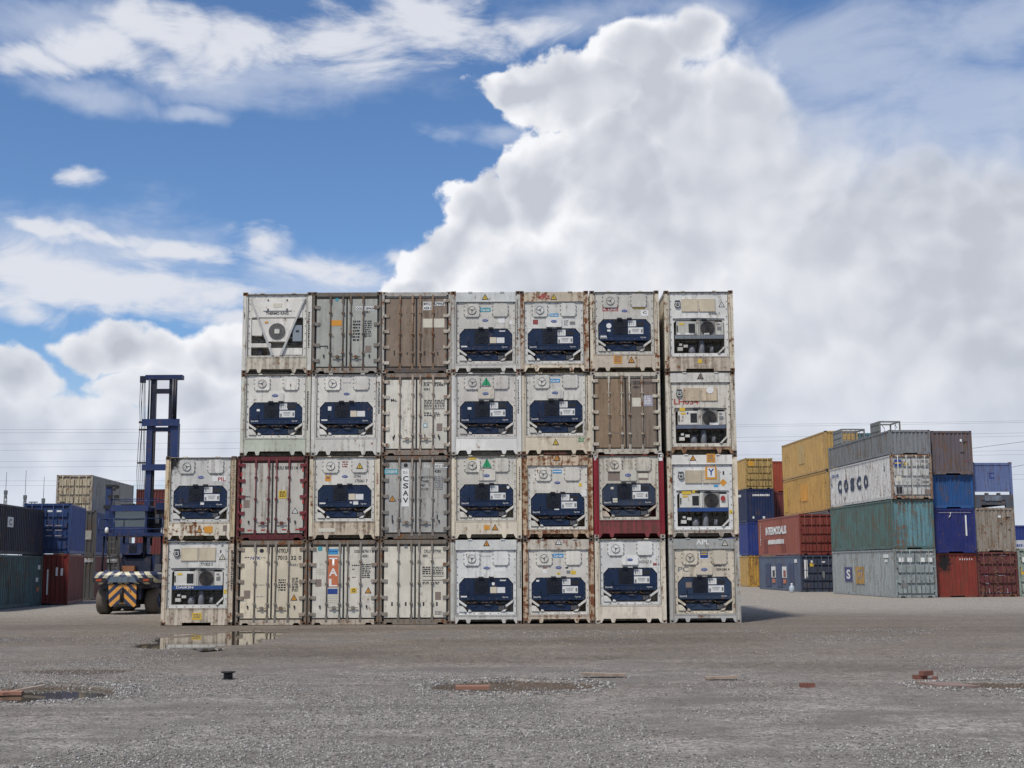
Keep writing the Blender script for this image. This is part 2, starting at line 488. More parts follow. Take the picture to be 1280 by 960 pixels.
def ground_mat():
    m, q, b = base_mat('gravel_yard')
    t = q.new('ShaderNodeTexCoord'); p = t.outputs['Object']
    x, y, z = q.sep(p)
    big = q.noise(q.v('MULTIPLY', p, (0.10, 0.22, 0)), 1.0, 5, 0.6)
    mid = q.noise(q.v('MULTIPLY', p, (0.55, 0.75, 0)), 1.0, 6, 0.62, 0.6)
    sm = q.noise(p, 4.5, 6, 0.65)
    sp = q.noise(p, 30.0, 4, 0.7)
    vo = q.new('ShaderNodeTexVoronoi'); vo.inputs['Scale'].default_value = 26.0; q.put(vo.inputs['Vector'], p)
    vo2 = q.new('ShaderNodeTexVoronoi'); vo2.inputs['Scale'].default_value = 9.0; q.put(vo2.inputs['Vector'], p)
    cellv = q.sep(vo.outputs['Color'])[0]; cellw = q.sep(vo2.outputs['Color'])[1]
    grey = q.mix(q.ss(q.m('ADD', q.m('MULTIPLY', mid, 0.6), q.m('MULTIPLY', big, 0.4)), 0.36, 0.62), (0.150, 0.136, 0.122), (0.268, 0.249, 0.228))
    trk = q.noise(q.v('MULTIPLY', p, (0.05, 1.1, 0)), 1.0, 4, 0.6, 0.4)
    grey = q.mix(q.m('MULTIPLY', q.ss(trk, 0.52, 0.66), 0.55), grey, (0.138, 0.121, 0.105))
    # brown silt belt washed in front of the containers
    yb = q.m('ADD', y, q.m('ADD', q.m('MULTIPLY', q.m('SUBTRACT', big, 0.5), 50), q.m('MULTIPLY', q.m('SUBTRACT', mid, 0.5), 24)))
    belt = q.m('MULTIPLY', q.ss(yb, 17, 39), q.ss(y, 66, 48))
    br = q.m('MULTIPLY', belt, q.ss(q.m('ADD', q.m('MULTIPLY', big, 0.65), q.m('MULTIPLY', mid, 0.45)), 0.36, 0.60))
    c = q.mix(q.m('MULTIPLY', br, 0.85), grey, (0.150, 0.119, 0.089))
    damp = q.m('MULTIPLY', q.ss(q.m('ADD', q.m('MULTIPLY', big, 0.5), q.m('MULTIPLY', sm, 0.55)), 0.51, 0.63), q.lin(belt, 0, 1, 0.3, 0.85))
    c = q.mix(damp, c, (0.098, 0.086, 0.073))
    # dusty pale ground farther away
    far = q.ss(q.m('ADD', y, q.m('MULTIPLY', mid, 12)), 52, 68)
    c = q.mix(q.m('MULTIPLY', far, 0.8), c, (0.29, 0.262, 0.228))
    # single stones
    st = q.m('ADD', q.m('MULTIPLY', cellv, 0.65), q.m('MULTIPLY', cellw, 0.35))
    loose = q.ss(q.m('ADD', q.m('MULTIPLY', mid, 0.6), q.m('MULTIPLY', sm, 0.4)), 0.40, 0.60, 0.25, 1.0)
    c = q.mix(loose, c, q.mix(1.0, c, q.mix(q.ss(st, 0.15, 0.9), (0.55, 0.55, 0.55), (1.5, 1.49, 1.47)), 'MULTIPLY'))
    c = q.mix(1.0, c, q.mix(q.ss(sp, 0.3, 0.7), (0.72, 0.72, 0.72), (1.28, 1.28, 1.28)), 'MULTIPLY')
    hole = q.ss(z, -0.006, -0.032)
    c = q.mix(q.m('MULTIPLY', hole, 0.85), c, q.mix(sp, (0.035, 0.024, 0.016), (0.12, 0.085, 0.058)))
    q.put(b.inputs['Base Color'], c)
    q.put(b.inputs['Roughness'], q.lin(damp, 0, 1, 0.9, 0.55))
    b.inputs['Specular IOR Level'].default_value = 0.25
    bp = q.new('ShaderNodeBump'); bp.inputs['Strength'].default_value = 0.9; bp.inputs['Distance'].default_value = 0.02
    q.put(bp.inputs['Height'], q.m('ADD', q.m('MULTIPLY', vo.outputs['Distance'], -1.2), q.m('ADD', sp, q.m('MULTIPLY', sm, 0.8))))
    q.l.new(bp.outputs[0], b.inputs['Normal'])
    return m
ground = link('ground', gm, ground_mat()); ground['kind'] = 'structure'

def water_mat():
    m, q, b = base_mat('muddy_water')
    t = q.new('ShaderNodeTexCoord')
    n = q.noise(q.v('MULTIPLY', t.outputs['Object'], (1, 1, 0)), 2.0, 4)
    q.put(b.inputs['Base Color'], q.mix(n, (0.075, 0.062, 0.044), (0.10, 0.085, 0.06)))
    b.inputs['Roughness'].default_value = 0.03; b.inputs['IOR'].default_value = 1.33
    b.inputs['Specular IOR Level'].default_value = 0.5
    bp = q.new('ShaderNodeBump'); bp.inputs['Strength'].default_value = 0.02; bp.inputs['Distance'].default_value = 0.01
    q.put(bp.inputs['Height'], q.noise(t.outputs['Object'], 5.0, 2)); q.l.new(bp.outputs[0], b.inputs['Normal'])
    return m
WATER = water_mat()
for d in DIPS:
    if d['water'] is None: continue
    mb = MB(); n = 48
    mb.v = [(d['cx']+d['rx']*1.25*math.cos(2*math.pi*i/n), d['cy']+d['ry']*1.25*math.sin(2*math.pi*i/n), d['water']) for i in range(n)]
    mb.f = [tuple(range(n))]
    w = mb.build('puddle', WATER); w['kind'] = 'structure'

# loose stones lying on the yard: too many to count
def scatter_stones():
    R = np.random.RandomState(3)
    N = 190000
    y = 10.8 + (R.rand(N)**1.35)*30
    x = (R.rand(N)*2-1)*(y*0.40+0.6)
    dens = fbm(x*0.35, y*0.22, 61, 4)
    belt = 0.55*np.exp(-((y-22.5)/2.4)**2) + 0.65*np.exp(-((y-12.0)/4.0)**2) - 0.5*np.clip((y-22-14*(fbm(x*0.2, y*0.1, 77, 3)-0.3))/8, 0, 1)
    keep = R.rand(N) < np.clip((dens-0.5)*5.0 + 0.30 + belt*0.8, 0.02, 1)
    x, y = x[keep], y[keep]
    r = 0.006 + 0.014*R.rand(len(x))**2.4
    for d in DIPS[1:4]:                        # coarser rubble round the potholes
        k = 1700
        t = R.rand(k)*2*np.pi; q = 1.0+0.5*R.rand(k)
        x = np.concatenate([x, d['cx']+d['rx']*q*np.cos(t)]); y = np.concatenate([y, d['cy']+d['ry']*q*np.sin(t)])
        r = np.concatenate([r, 0.008+0.022*R.rand(k)**2])
    z = ground_z(x, y) + r*0.25
    n = len(x)
    base = np.array([(1,0,0),(0,1,0),(-1,0,0),(0,-1,0),(0,0,0.8),(0,0,-0.8)], float)
    v = base[None]*np.ones((n,1,1))
    v = v*(0.7+0.6*R.rand(n,6,1)) + (R.rand(n,6,3)-0.5)*0.35
    a = R.rand(n)*6.28; ca, sa = np.cos(a)[:,None], np.sin(a)[:,None]
    vx = v[...,0]*ca - v[...,1]*sa; vy = v[...,0]*sa + v[...,1]*ca
    v = np.stack([vx, vy, v[...,2]], -1)*r[:,None,None] + np.stack([x,y,z],-1)[:,None,:]
    tri = np.array([(0,1,4),(1,2,4),(2,3,4),(3,0,4),(1,0,5),(2,1,5),(3,2,5),(0,3,5)])
    f = (tri[None] + (np.arange(n)*6)[:,None,None]).reshape(-1,3)
    me = bpy.data.meshes.new('loose_stones')
    me.vertices.add(n*6); me.vertices.foreach_set('co', v.reshape(-1))
    me.loops.add(f.size); me.loops.foreach_set('vertex_index', f.ravel())
    me.polygons.add(len(f)); me.polygons.foreach_set('loop_start', np.arange(len(f))*3); me.polygons.foreach_set('loop_total', np.full(len(f), 3))
    me.update(calc_edges=True)
    at_ = me.attributes.new('tone', 'FLOAT', 'POINT')
    at_.data.foreach_set('value', np.repeat(R.rand(n), 6).astype(np.float32))
    me.materials.append(None)
    m, q, b = base_mat('stone')
    an = q.new('ShaderNodeAttribute'); an.attribute_name = 'tone'
    rp = q.new('ShaderNodeValToRGB'); q.put(rp.inputs[0], an.outputs['Fac'])
    e = rp.color_ramp.elements
    e[0].position = 0; e[0].color = (0.11, 0.10, 0.095, 1); e[1].position = 1; e[1].color = (0.42, 0.41, 0.395, 1)
    k = e.new(0.6); k.color = (0.235, 0.225, 0.21, 1)
    q.put(b.inputs['Base Color'], rp.outputs[0]); b.inputs['Roughness'].default_value = 0.85; b.inputs['Specular IOR Level'].default_value = 0.25
    o = link('loose_stones', me, m)
    tag(o, 'small grey crushed stones strewn over the yard surface', 'gravel', kind='stuff')
scatter_stones()

# ------------------------------------------------------------------ refrigerated containers of the main stack
CW2, CH, CL = 1.219, 2.896, 12.19
DARK = plain('dark_hollow', (0.012, 0.012, 0.013), 0.8)
BLACK = plain('black_print', (0.018, 0.018, 0.02), 0.6)
GASKET = plain('rubber_gasket', (0.022, 0.021, 0.02), 0.7)
UNIT = paint((0.0055, 0.0185, 0.055), 0.3, 0.02, 0.45, 0.03)
UNIT2 = paint((0.028, 0.043, 0.075), 0.5, 0.05, 0.5, 0.05)
GRILLE = plain('fan_grille_dark', (0.004, 0.006, 0.013), 0.6)
MACH = plain('machinery_grey', (0.085, 0.088, 0.095), 0.45, 0.3)
MACHD = plain('machinery_dark', (0.02, 0.021, 0.024), 0.5, 0.2)
PIPE = plain('copper_pipe', (0.11, 0.07, 0.045), 0.4, 0.6)
LABELW = plain('white_sticker', (0.62, 0.62, 0.60), 0.5)
BEIGE = paint((0.52, 0.45, 0.33), 0.35, 0.05)
FANBR = plain('fan_mesh_brown', (0.085, 0.072, 0.062), 0.6)
DCOL = {'k': (0.02, 0.02, 0.024), 'w': (0.66, 0.66, 0.64), 'r': (0.32, 0.035, 0.032), 'o': (0.56, 0.25, 0.03), 'y': (0.58, 0.40, 0.04),
        'g': (0.02, 0.26, 0.11), 'b': (0.05, 0.26, 0.50), 'n': (0.02, 0.05, 0.22), 't': (0.06, 0.28, 0.34), 'c': (0.56, 0.53, 0.44),
        'q': (0.20, 0.155, 0.13), 'e': (0.17, 0.17, 0.17), 'O': (0.46, 0.145, 0.065), 'p': (0.30, 0.28, 0.33), 'm': (0.24, 0.06, 0.055)}
def dmat(k): return plain('print_'+k if k.islower() else 'print_dark_'+k.lower(), DCOL[k], 0.5, 0, 0.22, 14)

def casting_fn(mb):                                    # corner casting with its front hole, origin at outer lower corner
    w, d, h = 0.162, 0.178, 0.118
    hx0, hx1, hz0, hz1 = 0.045, 0.117, 0.028, 0.09
    mb.box(0, hx0, 0, d, 0, h); mb.box(hx1, w, 0, d, 0, h)
    mb.box(hx0, hx1, 0, d, 0, hz0); mb.box(hx0, hx1, 0, d, hz1, h)
    mb.box(hx0, hx1, 0.09, d, hz0, hz1)
def castings(t, mat, W2=CW2, H=CH, L=CL, front=-0.004):
    me = shared('corner_casting', casting_fn)
    for x in (-W2, W2-0.162):
        for z in (0, H-0.118):
            link('corner_casting', me, mat, t, (x, front, z))
            link('corner_casting', me, mat, t, (x+0.162, L, z), (0, 0, math.pi))
def body(t, mat, cavity=None):
    """insulated box with rails; cavity = (x, z0, z1) opening for the machine"""
    def fn(mb):
        x0, x1, z0, z1 = -1.19, 1.19, 0.17, 2.84
        if cavity:
            cx, c0, c1 = cavity
            mb.box(x0, x1, 0.11, CL-0.05, c1+0.05, z1); mb.box(x0, x1, 0.112, CL-0.05, z0, c0-0.03)
            mb.box(x0, -cx-0.02, 0.114, CL-0.05, c0-0.03, c1+0.05); mb.box(cx+0.02, x1, 0.114, CL-0.05, c0-0.03, c1+0.05)
            mb.box(-cx-0.02, cx+0.02, 0.55, CL-0.05, c0-0.03, c1+0.05)
        else:
            mb.box(x0, x1, 0.11, CL-0.05, z0, z1)
        for sx in (-1, 1):
            for k in range(40):
                y = 0.35 + k*0.29
                a, b = sorted((sx*1.19, sx*1.202))
                mb.box(a, b, y, y+0.16, 0.26, 2.72)
    link('insulated_body', shared(('insulated_body', cavity), fn), mat, t)
    def rails(mb):
        for sx in (-1, 1):
            a, b = sorted((sx*1.17, sx*1.214))
            mb.box(a, b, 0.17, CL-0.17, 2.765, 2.875); mb.box(a, b, 0.17, CL-0.17, 0.04, 0.20)
        for k in range(24):
            mb.box(-1.165, 1.165, 0.75+k*0.46, 0.80+k*0.46, 0.06, 0.168)
    link('side_rails', shared('side_rails', rails), mat, t)
def post(t, mat, door=False):
    for sx in (-1, 1):
        def fn(mb):
            w = 0.085 if door else 0.115
            a, b = sorted((sx*1.217, sx*(1.217-w)))
            mb.box(a, b, 0.0, 0.15, 0.116, CH-0.116)
            if not door:
                a, b = sorted((sx*(1.217-w), sx*1.045))
                mb.box(a, b, 0.022, 0.12, 0.10, CH-0.05)
                mb.box(*sorted((sx*1.092, sx*1.078)), 0.012, 0.06, 0.30, CH-0.25)
        link('corner_post', shared(('corner_post', sx, door), fn), mat, t)
def sill(t, mat, top, notch='tabs'):
    def fn(mb):
        if notch == 'tabs':
            h = [(-1.055, top), (-1.055, 0.02), (-1.01, 0.02), (-0.93, 0.16), (-0.70, 0.16), (-0.655, 0.03), (-0.565, 0.03), (-0.52, 0.16)]
        else:
            h = [(-1.055, top), (-1.055, 0.015), (-0.49, 0.015), (-0.49, 0.105)]
        p = h + [(-x, z) for x, z in reversed(h)]
        mb.prism(p, 0.004, 0.05)
        mb.box(-1.05, 1.05, -0.006, 0.05, top-0.03, top)
    link('bottom_sill', shared(('bottom_sill', top, notch), fn), mat, t)
def header(t, mat, z0):
    def fn(mb):
        mb.box(-1.05, 1.05, 0.010, 0.10, z0, CH-0.035)
        if z0 < 2.7: mb.box(-1.05, 1.05, 0.0, 0.05, z0, z0+0.025)
        for x in (-0.60, 0.52):
            mb.box(x-0.02, x+0.12, -0.012, 0.12, CH-0.05, CH-0.012)
    link('top_rail', shared(('top_rail', z0), fn), mat, t)
def bolts(t, x, z0, z1, y, mat=None):
    def fn(mb):
        def b(px, pz): mb.cyl((px, y, pz), (px, y+0.03, pz), 0.016, 6)
        n = 8
        for i in range(n):
            px = -x + 2*x*i/(n-1)
            b(px, z0); b(px, z1)
        for i in range(1, 8):
            pz = z0 + (z1-z0)*i/8
            b(-x, pz); b(x, pz)
    o = link('panel_bolts', shared(('panel_bolts', x, round(z0, 3), round(z1, 3)), fn), mat or BLACK, t); o['kind'] = 'stuff'
def panel_seal_shade(t, z0, z1):  # dark brown strips: sealant plus the shadow line of the panel edge, painted in
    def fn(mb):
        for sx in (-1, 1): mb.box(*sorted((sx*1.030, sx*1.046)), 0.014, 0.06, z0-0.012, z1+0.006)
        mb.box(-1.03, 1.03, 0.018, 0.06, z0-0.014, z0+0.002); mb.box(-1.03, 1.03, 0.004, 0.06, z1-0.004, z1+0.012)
    link('panel_seal_shade', shared(('panel_seal_shade', round(z0, 3), round(z1, 3)), fn), plain('sealant_with_shade', (.045,.036,.028), .8, 0, .5, 6), t)
def hatch(t, mat, x, z, w, h, vent, rough):
    def fn(mb):
        a, b = w/2, h/2; c = 0.06
        mb.prism([(-a+c, -b), (a-c, -b), (a, -b+c), (a, b-c), (a-c, b), (-a+c, b), (-a, b-c), (-a, -b+c)], 0.020, 0.055)
    o = link('access_hatch', shared(('access_hatch', w, h), fn), mat, t, (x, 0, z))
    def cl(mb):
        for sx in (-1, 1):
            for k in (-0.3, 0, 0.3):
                mb.box(sx*w/2-0.02, sx*w/2+0.02, 0.012, 0.052, k*h-0.012, k*h+0.012)
        for k in (-0.3, 0.0, 0.3):
            mb.box(k*w-0.012, k*w+0.012, 0.012, 0.052, -h/2-0.02, -h/2+0.02)
        mb.box(-w/2+0.05, w/2-0.05, 0.016, 0.05, -h/2-0.012, -h/2+0.004)
    q = link('hatch_clips', shared(('hatch_clips', w, h), cl), plain('worn_steel', (.19,.185,.175), .5), o); q['kind'] = 'stuff'
    if vent:
        def vf(mb):
            mb.cyl((0, 0.004, 0), (0, 0.03, 0), 0.135, 20)
        v = link('fresh_air_vent', shared('fresh_air_vent', vf), mat, o, (0, 0, 0))
        def rf(mb):
            mb.ring(0, 0, 0.134, 0.146, 0.0, 0.02, 22)
            for k, a in enumerate((math.pi/2, math.pi*1.17, math.pi*1.83)):
                s = math.sin(a+math.pi); c_ = math.cos(a)
                mb.cyl((0, 0.0, 0), (c_*0.12, 0.0, s*0.12), 0.007, 6)
            mb.cyl((0, -0.008, 0), (0, 0.01, 0), 0.03, 10)
        # the dial is turned a little differently on each vent
        link('vent_dial', shared('vent_dial', rf), MACH, o, (0, -0.001, 0), (0, rough, 0))
def front_panel(t, mat, ox, oz0, oz1, z0, z1, cut):
    def fn(mb):
        X = 1.03
        mb.box(-X, X, 0.050, 0.11, oz1, z1); mb.box(-X, X, 0.052, 0.11, z0, oz0)
        mb.box(-X, -ox, 0.051, 0.11, oz0, oz1); mb.box(ox, X, 0.051, 0.11, oz0, oz1)
        if cut:
            mb.prism([(-ox, oz1), (-ox, oz1-cut), (-ox+cut*0.9, oz1)], 0.053, 0.11)
            mb.prism([(ox, oz1), (ox-cut*0.9, oz1), (ox, oz1-cut)], 0.053, 0.11)
        mb.box(-X, X, 0.030, 0.06, z0, z0+0.03)
        mb.box(-X, -X+0.02, 0.035, 0.06, z0, z1); mb.box(X-0.02, X, 0.035, 0.06, z0, z1)
        mb.box(-0.006, 0.006, 0.046, 0.06, oz1+0.05, z1-0.02)
    link('front_panel', shared(('front_panel', ox, round(oz0, 3), round(oz1, 3), round(z0, 3), round(z1, 3)), fn), mat, t)

def carrier_unit(t, dz, white, unit, style):
    def S(name, fn, mat, par=t): return link(name, shared((name, round(dz, 2)), fn), mat, par)
    def cowl(mb):
        mb.prism([(-0.91, 1.16+dz), (-0.84, 1.10+dz), (0.84, 1.10+dz), (0.91, 1.16+dz), (0.91, 1.66+dz), (0.71, 1.85+dz), (-0.71, 1.85+dz), (-0.91, 1.66+dz)], 0.010, 0.45)
        mb.box(-0.90, 0.90, 0.000, 0.03, 1.262+dz, 1.276+dz)
        mb.box(0.085, 0.095, 0.002, 0.03, 1.28+dz, 1.84+dz); mb.box(-0.42, -0.41, 0.002, 0.03, 1.28+dz, 1.84+dz)
    c = S('condenser_cowl', cowl, unit); c.location.y = 0.06
    def cb_(mb):
        for x in (-0.86, -0.62, -0.46, 0.12, 0.36, 0.62, 0.86):
            mb.cyl((x, 0.0, 1.145+dz), (x, 0.02, 1.145+dz), 0.012, 6); mb.cyl((x*0.8, 0.0, 1.825+dz), (x*0.8, 0.02, 1.825+dz), 0.012, 6)
        for z in (1.25, 1.40, 1.55):
            for x in (-0.885, 0.885): mb.cyl((x, 0.0, z+dz), (x, 0.02, z+dz), 0.012, 6)
    q = S('cowl_bolts', cb_, plain('worn_steel', (.19,.185,.175), .5), c); q['kind'] = 'stuff'
    S('grab_handle', lambda mb: mb.tube([(-0.62, 0.0, 1.32+dz), (-0.62, -0.04, 1.33+dz), (-0.62, -0.04, 1.45+dz), (-0.62, 0.0, 1.46+dz)], 0.01, 5), MACHD, c)
    def grille(mb):
        mb.box(-0.40, 0.075, -0.004, 0.03, 1.32+dz, 1.82+dz)
    f = S('fan_grille', grille, GRILLE, c)
    def ribs(mb):
        for r in (0.06, 0.12, 0.18, 0.225):
            mb.ring(-0.162, 1.57+dz, r-0.006, r+0.006, -0.014, 0.0, 18)
        for k in range(4):
            a = k*math.pi/4
            mb.cyl((-0.162-0.23*math.cos(a), -0.009, 1.57+dz-0.23*math.sin(a)), (-0.162+0.23*math.cos(a), -0.009, 1.57+dz+0.23*math.sin(a)), 0.006, 4)
    S('grille_ring', ribs, plain('ring_navy', (.006,.009,.022), .55), f)
    for x in (-0.26, 0.09):
        link('cowl_latch', shared('cowl_latch', lambda mb: mb.box(0, 0.17, -0.004, 0.06, 0, 0.055)), BLACK, t, (x, 0, 1.845+dz))
    def lab(name, x0, x1, z0, z1, m):
        o = link('rating_label', shared(('rating_label', x0, x1, z0, z1, round(dz, 2)), lambda mb: mb.box(x0, x1, 0.003, 0.02, z0+dz, z1+dz)), m, c)
        return o
    CR = plain('cream_sticker', (0.56, 0.50, 0.38), 0.5, 0, 0.25, 20)
    if style == 'A':
        lab('', 0.14, 0.36, 1.34, 1.55, CR); lab('', 0.375, 0.65, 1.345, 1.54, LABELW); lab('', -0.87, -0.66, 1.20, 1.25, LABELW)
        lab('', 0.47, 0.68, 1.75, 1.79, LABELW) if dz < 0 else None
    else:
        lab('', 0.13, 0.41, 1.60, 1.81, LABELW); lab('', 0.13, 0.66, 1.33, 1.56, LABELW)
        lab('', 0.43, 0.70, 1.62, 1.76, MACHD)
        def marks(mb):
            for (x0, x1, z0, z1) in ((0.15,0.21,1.35,1.46),(0.58,0.64,1.38,1.50),(0.26,0.52,1.49,1.505),(0.26,0.50,1.45,1.462),(0.28,0.48,1.40,1.415),
                                     (0.16,0.20,1.64,1.78),(0.25,0.26,1.64,1.78),(0.32,0.33,1.64,1.78)):
                mb.box(x0, x1, -0.001, 0.01, z0+dz, z1+dz)
        q = S('label_print', marks, dmat('e'), c); q['kind'] = 'stuff'
    def tx(s, x, z, w, h):
        link('lettering', text_mesh(s, w, h, 0.01), LABELW, c, (x, -0.001, z+dz))
    if style == 'B':
        tx('EliteLINE', -0.74, 1.20, 0.24, 0.055)
    tx('Carrier', 0.66, 1.205, 0.2, 0.05)
    # lower machine bay
    def tray(mb):
        mb.prism([(-0.72, 0.95+dz), (-0.56, 0.745+dz), (0.40, 0.745+dz), (0.40, 0.93+dz)], 0.15, 0.45)
        mb.box(-0.16, 0.26, 0.20, 0.45, 0.92+dz, 1.09+dz)
        mb.box(-0.30, 0.34, 0.12, 0.45, 1.03+dz, 1.12+dz)
    S('compressor_tray', tray, unit)
    S('compressor', lambda mb: mb.cyl((-0.62, 0.28, 1.02+dz), (-0.24, 0.28, 1.02+dz), 0.085, 10), MACH)
    S('receiver_tank', lambda mb: mb.cyl((0.40, 0.30, 1.0+dz), (0.80, 0.30, 1.0+dz), 0.075, 10), MACH)
    S('junction_box', lambda mb: mb.box(0.42, 0.62, 0.13, 0.35, 0.76+dz, 0.91+dz), MACH)
    S('latch_plate', lambda mb: mb.box(-0.05, 0.13, 0.12, 0.2, 0.90+dz, 0.95+dz), MACH)
    S('filter_drier', lambda mb: mb.cyl((0.7, 0.2, 0.72+dz), (0.7, 0.2, 0.95+dz), 0.07, 10), MACH)
    def pp(mb):
        mb.tube([(-0.2, 0.12, 1.0+dz), (-0.05, 0.05, 1.03+dz), (0.12, 0.05, 1.01+dz), (0.3, 0.12, 1.05+dz), (0.5, 0.1, 0.95+dz)], 0.014)
        mb.tube([(0.62, 0.1, 0.8+dz), (0.75, 0.08, 0.84+dz), (0.85, 0.12, 1.0+dz)], 0.014)
        mb.tube([(-0.7, 0.12, 1.05+dz), (-0.5, 0.06, 0.98+dz), (-0.3, 0.08, 1.05+dz)], 0.012)
    S('refrigerant_pipe', pp, PIPE)
    for sx in (-1, 1):
        def br(mb):
            d = 0.045
            p = [(sx*0.935, 1.13+dz), (sx*0.935, 1.04+dz), (sx*0.70, 0.875+dz), (sx*0.66, 0.93+dz)]
            mb.prism(p if sx < 0 else p[::-1], 0.012, 0.05)
        link('brace', shared(('brace', sx, round(dz, 2)), br), white, t)
    def fp(mb):
        mb.prism([(-0.925, 0.715+dz), (-0.66, 0.715+dz), (-0.70, 0.79+dz), (-0.80, 0.90+dz), (-0.925, 0.92+dz)], 0.018, 0.06)
    S('foot_plate', fp, white)
    for q_ in ([(-0.62, 0.715+dz), (-0.50, 0.715+dz), (-0.53, 0.77+dz), (-0.60, 0.79+dz)], [(0.50, 0.715+dz), (0.64, 0.715+dz), (0.70, 0.80+dz), (0.60, 0.78+dz)]):
        link('fork_stop', shared(('fork_stop', q_[0], round(dz, 2)), lambda mb: mb.prism(q_, 0.022, 0.06)), white, t)

def reefer_carrier(t, c):
    fr, pa = c['frame'], c['panel']
    hd = c.get('header', False)
    dz = -0.32 if hd else 0.0
    dz += c.get('ddz', 0.0) + 0.025
    body(t, fr, (0.93, 0.70+dz, 1.86+dz))
    castings(t, c['cast']); post(t, c.get('post', fr))
    z1 = 2.81+dz if hd else 2.84
    header(t, c.get('head', fr), z1)
    z0 = 0.60+dz
    sill(t, c.get('sill', fr), z0-0.01)
    front_panel(t, pa, 0.93, 0.70+dz, 1.86+dz, z0, z1-0.005, 0.2)
    bolts(t, 0.985, z0+0.05, z1-0.05, 0.035); panel_seal_shade(t, z0, z1)
    a = rnd.uniform(-0.5, 0.5)
    hatch(t, pa, -0.49, 2.51+dz, 0.54, 0.47, True, a)
    hatch(t, pa, 0.51, 2.52+dz, 0.54, 0.47, False, 0)
    carrier_unit(t, dz, c.get('brace', pa), c.get('unit', UNIT), c.get('style', 'B'))

